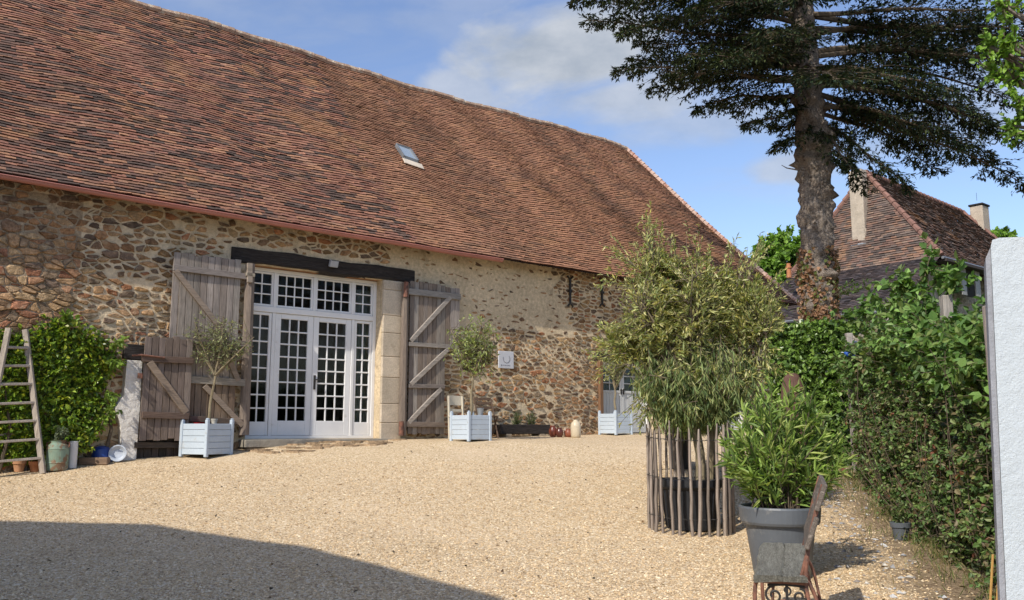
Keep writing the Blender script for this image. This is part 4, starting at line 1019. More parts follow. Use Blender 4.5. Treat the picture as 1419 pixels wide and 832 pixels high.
# ------------------------------------------------------------------ climber on the barn wall at the left
def climber():
    base = bw(*[(-4.0), -.35]); base[2] = bg_(-4, -.35); t = thing('wall_climber', 'bushy bright green climber covering the barn wall behind the stepladder', 'shrub', base)
    out = [(-10, 470), (20, 462), (55, 470), (62, 445), (80, 440), (100, 446), (108, 460), (140, 468), (160, 480), (165, 500), (150, 515), (145, 535), (150, 555), (150, 580), (140, 600), (125, 615), (105, 628), (60, 640), (-10, 640)]
    poly = np.array([tz(x, y, -.4) for x, y in out]); poly = np.concatenate([poly, [(-7.0, .95), (-7.0, 2.9)]])
    def inside(x, y):
        c = np.zeros(len(x), bool); n = len(poly)
        for i in range(n):
            x1, y1 = poly[i]; x2, y2 = poly[(i + 1) % n]
            k = ((y1 > y) != (y2 > y)) & (x < (x2 - x1) * (y - y1) / (y2 - y1 + 1e-12) + x1); c ^= k
        return c
    n = 9000; x = rng.uniform(-7, -1.6, n); y = rng.uniform(.9, 3.5, n); k = inside(x, y); x, y = x[k], y[k]
    lump = .34 + .16 * np.sin(x * 3.1 + 1) * np.sin(y * 3.7) + .1 * np.sin(x * 7 + y * 5)
    lump = lump * np.interp(x, [-3.7, -2.95], [.3, 1.0])
    dep = -(lump * .55 * rng.uniform(.35, 1, len(x)))
    S = np.stack([x + rng.normal(0, .05, len(x)), dep * .6, y - .08], 1); T = np.stack([x + rng.normal(0, .1, len(x)), dep - .06, y + rng.normal(.03, .08, len(x))], 1)
    tw = lambda A: np.stack([O2[0] + U[0] * A[:, 0] + NN[0] * A[:, 1], O2[1] + U[1] * A[:, 0] + NN[1] * A[:, 1], A[:, 2]], 1)
    pa = bez(tw(S), tw(T), .05, .08, 4); m = MB(); twigs(m, pa, .004, .002, (.7, .6, .4))
    foliate(m, pa, 7, .085, .05, [(.16, .26, .03), (.21, .32, .035), (.11, .19, .025), (.28, .38, .045), (.08, .13, .022), (.36, .40, .04)], .1, .4, .8, .25, .5, True)
    # a few long shoots to the right
    S = np.array([tsz(*q, -.35) for q in ((150, 500), (148, 485), (145, 545), (140, 590), (90, 450))]); T = np.array([tsz(*q, -.4) for q in ((166, 508), (167, 478), (158, 552), (158, 560), (95, 438))])
    pa = bez(tw(np.repeat(S, 6, 0)), tw(np.repeat(T, 6, 0) + rng.normal(0, .05, (30, 3))), .1, .05, 5); twigs(m, pa, .004, .002, (.7, .6, .4))
    foliate(m, pa, 14, .08, .045, [(.13, .21, .03), (.2, .29, .05)], .1, .5, .8, .2, .5, True)
    for q in np.linspace(-6.5, -2.4, 7):
        P = [bw(q, -.1, .95), bw(q + .1, -.12, 1.6), bw(q - .05, -.1, 2.4)]; m.tube(P, [.03, .025, .01], 6, (.8, .7, .6), 1)
    m.build('foliage', [M['leafgloss'], M['twig']], t, base)
climber()

# ------------------------------------------------------------------ hedge on the wire fence, ivy hedge, background trees
HA = np.array([5.02, 12.4]); HB = np.array([3.68, 6.1])
def hedge():
    base = np.array([HA[0], HA[1], float(gh(*HA))]); t = thing('mixed_hedge', 'tall mixed hedge of bramble and ivy overgrowing the post and wire fence on the right', 'hedge', base)
    n = 8200; u = rng.random(n) ** .8; xy = HA + (HB - HA) * u[:, None]; dirn = (HB - HA) / np.linalg.norm(HB - HA); nor = np.array([dirn[1], -dirn[0]]); nor = nor if nor[0] < 0 else -nor
    topz = np.interp(u, [0, .15, .3, .5, .62, .75, .9, 1], [2.7, 2.6, 2.7, 2.76, 2.74, 2.56, 2.35, 2.2]) + .07 * np.sin(u * 40) + .05 * np.sin(u * 95)
    gz = gh(xy[:, 0], xy[:, 1]); w = rng.random(n) ** .9; z = gz + (topz - gz) * w
    th = (.18 + .05 * (1 - w) * (1 + np.sin(u * 21)) + .14 * np.exp(-((w - .92) / .12) ** 2) + .08 * np.sin(u * 33 + w * 9)) * rng.uniform(.35, 1, n)
    side = np.where(rng.random(n) < .82, 1, -1); P = np.stack([xy[:, 0] + nor[0] * th * side, xy[:, 1] + nor[1] * th * side, z], 1)
    S = P - np.stack([nor[0] * side * .12, nor[1] * side * .12, 0 * z + .05], 1) + rng.normal(0, .05, P.shape); T = P + rng.normal(0, .09, P.shape) + np.array([0, 0, .02])
    pa = bez(S, T, .08, .12, 4); m = MB(); twigs(m, pa, .0035, .0015, (.9, .7, .5))
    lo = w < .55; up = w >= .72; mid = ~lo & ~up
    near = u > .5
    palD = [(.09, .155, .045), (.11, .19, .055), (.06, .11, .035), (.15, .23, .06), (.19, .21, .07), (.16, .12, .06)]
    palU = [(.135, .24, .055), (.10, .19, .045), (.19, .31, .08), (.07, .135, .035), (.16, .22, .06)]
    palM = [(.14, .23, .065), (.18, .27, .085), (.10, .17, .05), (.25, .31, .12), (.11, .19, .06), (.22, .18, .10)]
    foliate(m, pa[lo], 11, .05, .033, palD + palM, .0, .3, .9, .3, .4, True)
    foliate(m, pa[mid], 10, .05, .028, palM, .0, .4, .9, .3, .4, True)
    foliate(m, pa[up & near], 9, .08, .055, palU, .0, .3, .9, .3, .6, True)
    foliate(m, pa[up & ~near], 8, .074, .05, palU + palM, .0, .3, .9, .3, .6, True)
    # reddish shoots and bare canes, tufts of pale grass at the foot
    k = rng.random(n) < .04; foliate(m, pa[k & lo], 5, .06, .04, [(.24, .10, .07), (.30, .15, .08)], 0, .3, .9, .3, .4, True)
    nc = 130; uc = rng.random(nc); xc = HA + (HB - HA) * uc[:, None] + nor * rng.uniform(-.1, .22, (nc, 1)); gc = gh(xc[:, 0], xc[:, 1]); S = np.stack([xc[:, 0], xc[:, 1], gc], 1)
    T = S + np.stack([rng.normal(0, .25, nc), rng.normal(0, .25, nc), rng.uniform(.7, 1.9, nc)], 1); twigs(m, bez(S, T, .0, .1, 7), .006, .003, (.8, .65, .5))
    # arching sprays along the top
    for px, py, px2, py2, Y in ((1200, 455, 1180, 432, 11.), (1215, 450, 1200, 428, 10.5), (1240, 430, 1228, 418, 9.5), (1258, 408, 1250, 400, 9.0), (1300, 390, 1306, 374, 8.3), (1270, 402, 1262, 390, 8.8), (1335, 402, 1332, 390, 7.9), (1290, 396, 1285, 382, 8.4)):
        S = np.repeat(at(px, py, Y)[None], 7, 0) + rng.normal(0, .06, (7, 3)); T = np.repeat(at(px2, py2, Y)[None], 7, 0) + rng.normal(0, .12, (7, 3))
        q = bez(S, T, .12, .08, 6); twigs(m, q, .005, .002, (.9, .7, .5)); foliate(m, q, 14, .095, .06, palU, .1, .4, .8, .2, .6, True)
    m.build('foliage', [M['leaf'], M['twig']], t, base)
    # dark thicket behind the leaves: dense small leaves in the core
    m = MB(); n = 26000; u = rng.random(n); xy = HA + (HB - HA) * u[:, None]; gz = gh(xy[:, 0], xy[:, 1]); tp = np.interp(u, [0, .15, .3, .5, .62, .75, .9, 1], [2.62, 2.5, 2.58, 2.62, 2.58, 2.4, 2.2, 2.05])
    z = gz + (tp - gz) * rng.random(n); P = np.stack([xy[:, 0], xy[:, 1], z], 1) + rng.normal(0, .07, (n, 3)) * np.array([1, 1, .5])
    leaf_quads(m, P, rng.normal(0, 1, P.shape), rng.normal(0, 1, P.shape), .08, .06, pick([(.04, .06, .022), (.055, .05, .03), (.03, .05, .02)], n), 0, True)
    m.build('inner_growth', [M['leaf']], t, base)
    # the fence itself: posts and wires
    fb = np.array([HA[0] + .1, HA[1] - .1, float(gh(*HA))]); ft = thing('post_and_wire_fence', 'old grey post and wire fence buried in the mixed hedge', 'fence', fb)
    for px, y0, Y in ((1176, 462, 12.45), (1230, 432, 10.6), (1268, 420, 9.3), (1310, 410, 7.9)):
        top = at(px, y0, Y); m = MB(); z0 = float(gh(top[0], Y)) - .1; m.box((top[0], Y, (z0 + top[2]) / 2), (.09, .09, top[2] - z0), bev=.008, col=(.30, .27, .24)); m.build('post', M['wood_v'], ft, fb)
    for h in (.5, 1.0, 1.5):
        m = MB(); m.tube([(HA[0], HA[1], float(gh(*HA)) + h), (HB[0], HB[1], float(gh(*HB)) + h)], .002, 4); m.build('wire', M['iron'], ft, fb)
    # stray grass at the foot
    n = 3800; u = rng.random(n); off = rng.gamma(1.6, .11, n); xy = HA + (HB - HA) * u[:, None] + nor * (.15 + off)[:, None]; P = np.stack([xy[:, 0], xy[:, 1], gh(xy[:, 0], xy[:, 1])], 1)
    kk = (np.sin(xy[:, 0] * 9) * np.sin(xy[:, 1] * 5) + rng.normal(0, .5, n)) > -.1; P = P[kk]
    D = rng.normal(0, .5, P.shape) + np.array([0, 0, 1.]); m = MB(); leaf_quads(m, P, D, rng.normal(0, 1, P.shape), rng.uniform(.04, .16, len(P)), .008, pick([(.14, .17, .05), (.3, .25, .12), (.09, .13, .03), (.36, .28, .16)], len(P)))
    tag(m.build('grass_tufts', [M['leaf']]), 'thin dry and green grass at the foot of the mixed hedge', 'grass', kind='stuff')
hedge()
def ivy_hedge():
    a = at(1086, 640, 14.3); b2 = at(1186, 640, 13.2); A = a[:2]; B = b2[:2]; base = np.array([*A, float(gh(*A))])
    t = thing('ivy_hedge', 'clipped block of glossy ivy below the fir trunk', 'hedge', base); dn = (B - A) / np.linalg.norm(B - A); nor = np.array([dn[1], -dn[0]]); nor = nor if nor[1] < 0 else -nor
    n = 4200; u = rng.random(n); xy = A + (B - A) * u[:, None]; g0 = gh(xy[:, 0], xy[:, 1]); top = np.interp(u, [0, .12, .3, 1], [2.95, 3.14, 3.2, 3.16]) + .03 * np.sin(u * 30)
    w = rng.random(n); z = g0 + (top - g0) * w; fr = rng.uniform(.12, .34, n) + .04 * np.sin(u * 23 + w * 9); ontop = rng.random(n) < .16; z = np.where(ontop, top, z); fr = np.where(ontop, rng.uniform(-.3, .3, n), fr)
    P = np.stack([xy[:, 0] + nor[0] * fr, xy[:, 1] + nor[1] * fr, z], 1)
    pa = bez(P - np.array([nor[0] * .1, nor[1] * .1, .03]), P + rng.normal(0, .05, P.shape), .05, .1, 4); m = MB(); twigs(m, pa, .003, .002, (.7, .6, .4))
    foliate(m, pa, 9, .078, .062, [(.12, .21, .035), (.155, .26, .045), (.085, .15, .03), (.2, .3, .06), (.055, .10, .022)], 0, .2, .8, .5, .3, True)
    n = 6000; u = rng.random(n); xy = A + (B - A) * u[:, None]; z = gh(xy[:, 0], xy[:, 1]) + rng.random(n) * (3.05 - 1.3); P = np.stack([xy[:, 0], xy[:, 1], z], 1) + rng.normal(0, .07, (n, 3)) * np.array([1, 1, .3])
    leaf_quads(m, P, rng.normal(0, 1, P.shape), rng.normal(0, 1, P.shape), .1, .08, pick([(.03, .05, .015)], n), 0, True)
    m.build('foliage', [M['leafgloss'], M['twig']], t, base)
ivy_hedge()
def bg_tree(name, label, foot, H, cc, cr, n, per, L, Wd, pal, broad=True, tips=None):
    foot = np.array(foot, float); t = thing(name, label, 'tree', foot)
    m = MB(); top = np.array([cc[0], cc[1], cc[2]]); P = [foot + (top - foot) * i / 6 for i in range(7)]; m.tube(P, [H * .028 * (1 - .1 * i) for i in range(7)], 8)
    k = 26; T = ell_tips(k, cc, np.array(cr) * .85, .6)
    if tips is not None: T = np.concatenate([T, tips]); k = len(T)
    lb = bez(np.repeat(P[3][None] * .6 + P[4][None] * .4, k, 0), T, .05, .06, 8)
    for b in lb: m.tube(list(b), [H * .010 * (1 - .11 * i) for i in range(8)], 5)
    m.build('trunk', M['bark'], t, foot)
    m = MB(); T = ell_tips(n, cc, cr, .3)
    if tips is not None:
        e = np.repeat(tips, 9, 0); T = np.concatenate([T, e + rng.normal(0, H * .012, e.shape)])
    n = len(T); fl = lb[:, 2:, :].reshape(-1, 3); d = ((fl[None] - T[:, None]) ** 2).sum(2); S = fl[d.argmin(1)]; S = T + (S - T) * np.minimum(1, H * .09 / np.maximum(np.linalg.norm(S - T, axis=1, keepdims=True), .01))
    pa = bez(S, T, .05, .1, 5); twigs(m, pa, H * .0012, H * .0005, (.8, .7, .6)); foliate(m, pa, per, L, Wd, pal, .0, .4, .9, .1, .6, broad)
    m.build('crown', [M['leaf'], M['twig']], t, foot)
    return t
LG = [(.14, .26, .03), (.19, .33, .045), (.10, .19, .025), (.24, .38, .06)]
def bgtrees():
    tips = np.array([at(x, y, 10.2 + d) for x, y, d in ((1368, 62, 0), (1378, 98, .2), (1392, 60, -.2), (1400, 85, .3), (1405, 110, 0), (1410, 140, -.2), (1402, 175, .2), (1412, 185, 0), (1385, 5, 0), (1400, 18, .2), (1395, 75, 0), (1408, 60, -.1), (1415, 120, .2), (1388, 108, .1), (1418, 160, 0))])
    bg_tree('lime_tree', 'fresh green broadleaf branches reaching in at the upper right edge', (9.6, 10.4, 1.0), 9, (9.4, 10.4, 6.6), (2.3, 2.2, 2.6), 450, 9, .075, .062, LG, True, tips)
    c = at(1090, 350, 52); bg_tree('broadleaf_tree', 'light green broadleaf tree showing between the barn and the fir trunk', (c[0], 52, 1.5), 14, (c[0] + .3, 52, c[2] - 1.8), (3.0, 2.5, 3.6), 900, 16, .30, .24, LG + [(.09, .16, .03)])
    c = at(1385, 330, 62); bg_tree('broadleaf_tree', 'round green treetop behind the far chimney of the tiled house', (c[0], 62, 1.5), 14, (c[0], 62, c[2] - 2.0), (1.6, 2, 2.9), 500, 16, .32, .26, LG + [(.07, .13, .03)])
bgtrees()
# ------------------------------------------------------------------ house beyond the hedge (same bearing as the barn)
def house():
    K = at(1305, 355, 33.0); kz = K[2]
    h = thing('tiled_house', 'old stone house with a steep patchy tiled roof beyond the hedge', 'house', (K[0], K[1], 1.5), ANG); z0 = 1.5
    def P(u, n, z): return (u, n, z - z0)
    w = 6.8; An = 3.4; A = at(1218, 238, 36); az = A[2]; RL = 9.3
    ez = kz; lz = 5.85; LU = -3.85
    tilepal = np.array([(.165, .105, .085), (.19, .115, .09), (.14, .098, .082), (.115, .088, .078), (.095, .078, .07), (.21, .145, .11), (.20, .12, .085), (.14, .105, .088), (.13, .10, .085)])
    def slope(m, a0, a1, b0, b1, rows, tw, dark=0, pal=tilepal):
        """tiled slope between the eave line a0-a1 and the upper line b0-b1"""
        a0, a1, b0, b1 = [np.array(q, float) for q in (a0, a1, b0, b1)]
        nrm = np.cross(a1 - a0, (b0 + b1) / 2 - (a0 + a1) / 2); nrm /= np.linalg.norm(nrm); nrm = nrm if nrm[2] > 0 else -nrm; L = np.linalg.norm(a1 - a0)
        V = []; Fc = []; Cc = []; n = 0
        for r in range(rows):
            f0, f1 = r / rows, (r + 1.05) / rows; p0 = a0 + (b0 - a0) * f0; p1 = a1 + (b1 - a1) * f0; q0 = a0 + (b0 - a0) * min(1, f1); q1 = a1 + (b1 - a1) * min(1, f1)
            k = max(1, int(np.linalg.norm(p1 - p0) / tw))
            for i in range(k):
                x, y = i / k, (i + 1) / k; li = .05 + rng.normal(0, .012)
                v = [p0 + (p1 - p0) * x + nrm * li, p0 + (p1 - p0) * y + nrm * li, q0 + (q1 - q0) * y + nrm * .01, q0 + (q1 - q0) * x + nrm * .01]
                v += [v[0] - nrm * .05, v[1] - nrm * .05]; V += v; c = pal[rng.integers(len(pal))] * rng.uniform(.8, 1.2)
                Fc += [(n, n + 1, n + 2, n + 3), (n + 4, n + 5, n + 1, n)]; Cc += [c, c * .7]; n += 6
        m.addn(V, Fc, Cc)
    apex = P(1.0, An, az); rend = P(1.0 + RL, An, az - .25); k0 = P(0, 0, ez); k1 = P(0, w, ez); e2 = P(RL + 2.2, 0, ez); e3 = P(RL + 2.2, w, ez)
    m = MB(); slope(m, k1, k0, apex, apex, 44, .24); slope(m, k0, e2, apex, rend, 44, .24); slope(m, e2, e3, rend, rend, 30, .3)
    m.add([k1, e3, rend, apex], [(0, 1, 2, 3)], (.2, .12, .09))
    r = m.build('roof', M['tile'], h)
    m = MB(); shaded_slatepal = np.array([(.075, .06, .062), (.09, .07, .07), (.06, .052, .055), (.10, .075, .068)])  # dark slate, with the tree's shadow partly put into its colour
    slope(m, P(LU, w, lz), P(LU, 0, lz), P(0, w, ez + .02), P(0, 0, ez + .02), 30, .22, pal=shaded_slatepal); m.add([P(LU, w, lz), P(0, w, ez), P(0, w, lz)], [(0, 1, 2)], (.1, .08, .07)); m.build('lean_to_roof', material('shaded_slate', attr=True, n1=(.8, .2), rough=.8), h)
    rt = material('clay_hip', (.21, .115, .09), n1=(6, .4), rough=.9)
    for a, b in ((k0, apex), (k1, apex), (apex, rend), (rend, e2)):
        m = MB(); a = np.array(a); b = np.array(b); n = int(np.linalg.norm(b - a) / .36)
        for i in range(n): m.tube([a + (b - a) * i / n + (0, 0, .05), a + (b - a) * (i + 1.05) / n + (0, 0, .03)], [.13, .10], 7)
        m.build('hip_tiles', rt, r)
    m = MB(); m.tube([P(-.02, -.04, ez - .06), P(RL + 2.2, -.04, ez - .06)], .06, 6); m.tube([P(LU - .04, -.02, lz - .05), P(LU - .04, w, lz - .05)], .06, 6); m.build('gutter', material('zinc', (.2, .21, .23), rough=.5, metal=.3), h)
    m = MB(); m.box(P(RL / 2 + 1.1 + .2, w / 2 + .3, (z0 + ez) / 2 - .08), (RL + 1.8, w - .9, ez - z0), col=(.3, .27, .22)); m.box(P(LU / 2 + .1, w / 2, (z0 + lz) / 2 - .1), (-LU - .1, w - .5, lz - z0 - .05))
    m.build('wall', material('house_stone', (.26, .225, .18), n1=(3, .25), n2=[(12, .5)], rough=.9, bump=[(7, .05, 6)], tint=[((.45, .4, .32), 5, .5, .08, .7)]), h)
    m = MB(); m.box(P(RL / 2 + 1.1, .1, ez - .14), (RL + 2, .5, .1)); m.build('eave_board', material('eave_wood', (.05, .04, .035), rough=.8), h)
    # chimneys
    cm = material('chimney_render', (.42, .355, .28), n1=(2, .15), n2=[(12, .12)], rough=.9, bump=[(12, .02, 5)], tint=[((.32, .27, .2), 3, .55, .1, .5)])
    def W3(q): return np.array([K[0] + U[0] * q[0] + NN[0] * q[1], K[1] + U[1] * q[0] + NN[1] * q[1], q[2] + z0])
    v0, v1, v2 = W3(k0), W3(k1), W3(apex); nr = np.cross(v1 - v0, v2 - v0); r_ = ray(1190, 338); kk = nr @ (v0 - np.array([0, 0, EYE])) / (nr @ r_); b = r_ * kk + np.array([0, 0, EYE]); t = at(1189, 236, b[1])
    hx = np.array([b[0] - K[0], b[1] - K[1]]); uu, nn = float(U @ hx) + .24, float(NN @ hx)
    m = MB(); m.box(P(uu, nn, (t[2] + b[2]) / 2), (.44, .60, t[2] - b[2] + .02), bev=.02); m.box(P(uu + .01, nn, b[2] + .3), (.48, .66, .7), bev=.06); m.box(P(uu - .01, nn, b[2] - .03), (.55, .72, .10), bev=.03, mi=1); 
    m.build('chimney', [cm, material('lead', (.25, .27, .29), rough=.6)], h)
    q = at(1357, 290, 42.0); hx = np.array([q[0] - K[0], q[1] - K[1]]); uu, nn = float(U @ hx), float(NN @ hx)
    m = MB(); m.box(P(uu, nn, q[2] - 1.05), (.75, .6, 2.3), bev=.02); m.box(P(uu, nn, q[2] + .16), (.85, .7, .1), bev=.02, mi=1)
    m.tube([P(uu - .2, nn, q[2] + .4), P(uu - .2, nn, q[2] + .8)], .008, 5, mi=1); m.build('chimney', [cm, M['dark']], h)
    p = at(1093, 372, 35.5); hx = np.array([p[0] - K[0], p[1] - K[1]]); m = MB(); m.lathe([(.10, -.4), (.09, .0), (.13, .0), (.13, .06), (.085, .08), (.085, .2)], P(float(U @ hx), float(NN @ hx), p[2]), 12); m.build('chimney_pot', M['terracotta'], h)
    # upper windows with grey shutters under the eave
    for px in (1340, 1375):
        q = at(px, 392, 33 + (px - 1305) * .06); hx = np.array([q[0] - K[0], q[1] - K[1]]); uu = float(U @ hx)
        m = MB(); m.box(P(uu, .26, q[2]), (.8, .08, 1.2)); wn = m.build('window', M['dark'], h)
        for s_ in (-1, 1): m = MB(); m.box(P(uu + s_ * .65, .2, q[2]), (.42, .05, 1.2), bev=.01); m.build('shutter', material('shutter_grey', (.30, .30, .29), rough=.8), h)
    # cream outbuilding glimpsed left of the fir trunk
    c = at(1102, 450, 27.0); o = thing('cream_outbuilding', 'small cream rendered outbuilding between the barn corner and the fir trunk', 'outbuilding', (c[0] + .6, 27.2, 1.6), ANG)
    m = MB(); m.box((.4, .9, 1.35), (3.4, 1.8, 2.9)); m.build('wall', material('cream_render', (.55, .49, .37), n1=(2, .1), rough=.9), o)
    m = MB(); m.box((.4, .9, 2.86), (3.7, 2.1, .1), bev=.01); m.tube([(-1.5, -.17, 2.84), (2.3, -.17, 2.84)], .05, 7); m.build('roof', material('zinc_roof', (.3, .32, .35), rough=.5, metal=.3), o)
house()

# ------------------------------------------------------------------ house behind the camera: its shadow lies on the gravel
def rear_house():
    d = np.array([.60, .93]); H = 6.6
    def sh(px, py): g = G(px, py); return g[:2] - d * (H - g[2])
    p1 = sh(-40, 722); p2 = sh(215, 727); p25 = sh(420, 757); p3 = sh(700, 830)
    pts = [p3 + np.array([-.6, -6]), p3, p25, p2, p1, p1 + (p1 - p2) / np.linalg.norm(p1 - p2) * 5, np.array([-16, -8.])]
    o = thing('courtyard_house', 'plain two storey house closing the courtyard behind the viewer', 'house', (-8, -2, 0)); m = MB()
    body = [tuple(np.array(p) * .985 + np.array([-8, -2]) * .015) for p in pts]
    m.prism(pts, (H - .18, H), lambda u, v, w: (u, v, w)); 
    c = np.mean(pts, 0); n = len(pts); vs = [(p[0], p[1], H + .002) for p in pts] + [(c[0], c[1], H + 1.3)]; m.add(vs, [(i, (i + 1) % n, n) for i in range(n)], (.25, .12, .08)); m.build('roof', M['tile'], o, (-8, -2, 0))
    m = MB(); m.prism(body, (-.2, H - .18), lambda u, v, w: (u, v, w)); m.build('wall', material('cream_wall', (.5, .44, .34), n1=(2, .12), rough=.95, bump=[(20, .01, 5)]), o, (-8, -2, 0))
    q0, q1 = np.array(body[3]), np.array(body[4]); dd = (q1 - q0) / np.linalg.norm(q1 - q0); an = math.atan2(dd[1], dd[0])
    for k in (1.2, 3.4):
        p = q0 + dd * k; 
        for z in (1.6, 4.4):
            m = MB(); m.box((p[0], p[1], z), (.9, .1, 1.4), Matrix.Rotation(an, 3, 'Z')); w_ = m.build('window', M['dark'], o, (-8, -2, 0))
rear_house()

# ------------------------------------------------------------------ white wall at the right edge and the plank post
def white_wall():
    Y = 5.0; a = at(1372, 330, Y); b = at(1396, 840, Y); 
    t = thing('roughcast_wall', 'white roughcast wall end at the right edge of the yard', 'wall', (b[0], Y, float(gh(b[0], Y))))
    z0 = float(gh(b[0], Y)) - .1; xb = b[0] + (b[0] - a[0]) * (b[2] - z0) / (a[2] - b[2]) 
    topz = a[2]; dx = .025
    out = [(xb, z0), (a[0] - 0, topz - .05), (a[0] + .012, topz - .012), (a[0] + .05, topz), (a[0] + 5, topz + .12), (a[0] + 5, z0)]
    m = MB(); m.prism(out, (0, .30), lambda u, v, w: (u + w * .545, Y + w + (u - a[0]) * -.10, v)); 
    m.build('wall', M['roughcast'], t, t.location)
    m = MB(); o2 = [(xb - .034, z0), (a[0] - .034, topz - .12), (a[0] - .002, topz - .055), (xb - .002, z0)]
    m.prism(o2, (.012, .28), lambda u, v, w: (u + w * .50, Y + w + (u - a[0]) * -.10, v)); m.build('edge_render', material('grey_render', (.30, .31, .34), n1=(8, .2), rough=.95, bump=[(60, .006, 4)]), t, t.location)
    for i, (x0, x1, y0, y1, Yp) in enumerate(((1363, 1376, 424, 640, 6.0), (1374, 1392, 430, 700, 6.12))):
        q = at((x0 + x1) / 2, y0, Yp); g = float(gh(q[0], Yp)); w = (x1 - x0) / 1214 * Yp
        p = thing('wooden_post', ['weathered grey plank post between the hedge and the white wall', 'second plank post tucked close behind the edge of the white wall'][i], 'post', (q[0], Yp, g))
        m = MB(); m.box((0, 0, (q[2] - g) / 2), (w, .06, q[2] - g), bev=.006, col=(.32, .27, .24)); m.build('plank', M['wood_v'], p)
white_wall()

# ------------------------------------------------------------------ planters with their trees
def make_planter(label, pos, rz):
    t = thing('planter_box', label, 'planter', pos, rz, 'grey-blue square planters'); w, h, p = .50, .50, .055
    for x in (-1, 1):
        for y in (-1, 1):
            m = MB(); m.box((x * (w / 2), y * (w / 2), h / 2 + .015), (p, p, h + .03), bev=.008); m.box((x * w / 2, y * w / 2, h + .04), (p * .8, p * .8, .02), bev=.009); m.build('corner_post', M['planter'], t)
    for k in range(4):
        m = MB(); n = 5
        for i in range(n):
            z = .035 + (h - .06) * (i + .5) / n; hh = (h - .06) / n - .004
            R = Matrix.Rotation(k * PI / 2, 3, 'Z'); c = R @ Vector((0, -w / 2, z)); m.box(c, (w - p, .03, hh), R, bev=.004)
        m.build('side_panel', M['planter'], t)
    m = MB(); m.box((0, 0, .43), (w - .03, w - .03, .02)); m.build('soil', M['soil'], t)
    return t
def planters():
    specs = [(285, 637, -.45, 'grey-blue slatted planter in front of the left barn shutter', .0), (652, 613, -.83, 'grey-blue slatted planter beside the stepped right barn shutter', 0), (853, 604, -.88, 'grey-blue slatted planter beside the small half-glazed door', 0)]
    proto = None; out = []
    for px, py, rz, lab, _ in specs:
        g = G(px, py); g = g * (1 + .36 / g[1]); g[2] = float(gh(g[0], g[1])) - .01
        if proto is None: proto = make_planter(lab, g, rz); o = proto
        else:
            o = copy_tree(proto); o.location = [float(q) for q in g]; o.rotation_euler = (0, 0, rz); o['label'] = lab
        out.append(g)
    proto.scale = (1.06, 1.06, 1.1)
    # scale to the photographed widths
    g0, g1, g2 = out
    a = at(290, 586, g0[1]); 
    small_tree('potted_olive', 'thin olive tree with sparse crown in the planter before the left shutter', g0 + (0, 0, .48), at(298, 520, g0[1]), at(301, 475, g0[1]), (.80, .6, .66), 270, 8, .06, .015, OLIVE, up=.1)
    small_tree('potted_olive', 'small round olive tree in the planter next to the right barn shutter', g1 + (0, 0, .44), at(655, 520, g1[1]), at(656, 480, g1[1]), (.76, .6, .82), 320, 9, .075, .023, [(.28, .34, .08), (.34, .4, .11), (.2, .26, .07), (.42, .45, .15)] + OLIVE[:3], up=.15)
    small_tree('potted_olive', 'slim young tree in the planter beside the half-glazed door', g2 + (0, 0, .44), at(852, 540, g2[1]), at(852, 505, g2[1]), (.5, .4, .5), 140, 12, .06, .018, OLIVE, up=.15)
    # red saucer lying on the soil of the left planter
    t = thing('red_saucer', 'small red saucer on the soil of the left planter', 'saucer', g0 + np.array([-.14, .02, .505])); m = MB(); m.lathe([(0, 0), (.07, 0), (.09, .035), (.083, .035), (.066, .008), (0, .008)], n=18); m.build('dish', material('red_plastic', (.5, .02, .03), rough=.5), t)
    t = thing('small_pot', 'tiny pale pot on the soil of the left planter', 'plant pot', g0 + np.array([.1, .02, .505])); m = MB(); m.lathe([(.035, 0), (.05, .08), (.055, .08), (.055, .095), (.045, .095), (.035, .02), (0, .02)], n=16); m.build('pot', material('pale_pot', (.5, .48, .42)), t)
planters()

# ------------------------------------------------------------------ stepladder
def ladder():
    Yl = float(G(64, 655)[1]) + .05; B = at(64, 653, Yl)
    def L(px, py, d=0): p = at(px, py, Yl + d); return p
    yl = float(G(64, 655)[1]) - .08
    base = G(30, 655); t = thing('stepladder', 'old grey wooden stepladder leaning before the green climber', 'ladder', base)
    m0 = M['wood_v']; col = (.36, .31, .26)
    def foot(px, Y):
        x = at(px, 600, Y)[0]; return np.array([x, Y, float(gh(x, Y))])
    tl, tr = L(12, 455, -.32), L(35, 457, -.05)
    fl, fr = foot(-24, yl - .5), foot(64, yl)
    for a, b in ((fl, tl), (fr, tr)):
        m = MB(); m.beam(a, b, .05, .075, up=(1, 0, 0), col=col); m.build('rail', m0, t, base)
    for y in (482, 507, 532, 558, 583, 609, 635):
        k = (fr[2] - at(0, y, 12.3)[2]) / (fr[2] - tr[2]); k = min(max((at(0, y, yl)[2] - fr[2]) / (tr[2] - fr[2]), 0), 1); a = fl + (tl - fl) * k; b = fr + (tr - fr) * k; m = MB()
        m.beam(a, b, .035, .065, up=(0, 1, 0), col=(.38, .33, .28)); m.build('rung', M['wood_h'], t, base)
    rl, rr = foot(-2, yl + .24), foot(39, yl + .24)
    for a, b in ((rr, L(34, 470, .0)), (foot(-30, yl - .2), L(8, 470, -.2))):
        m = MB(); m.beam(a, b, .04, .05, up=(1, 0, 0), col=(.33, .28, .23)); m.build('rear_leg', m0, t, base)
    for y in (530, 600):
        m = MB(); k = (at(0, y, yl + .2)[2] - rr[2]) / (at(0, 470, yl + .2)[2] - rr[2]); a = foot(-30, yl - .2) + (L(8, 470, -.2) - foot(-30, yl - .2)) * k; b = rr + (L(34, 470, .0) - rr) * k; m.beam(a, b, .03, .04, up=(0, 1, 0), col=(.33, .28, .23)); m.build('cross_bar', M['wood_h'], t, base)
ladder()

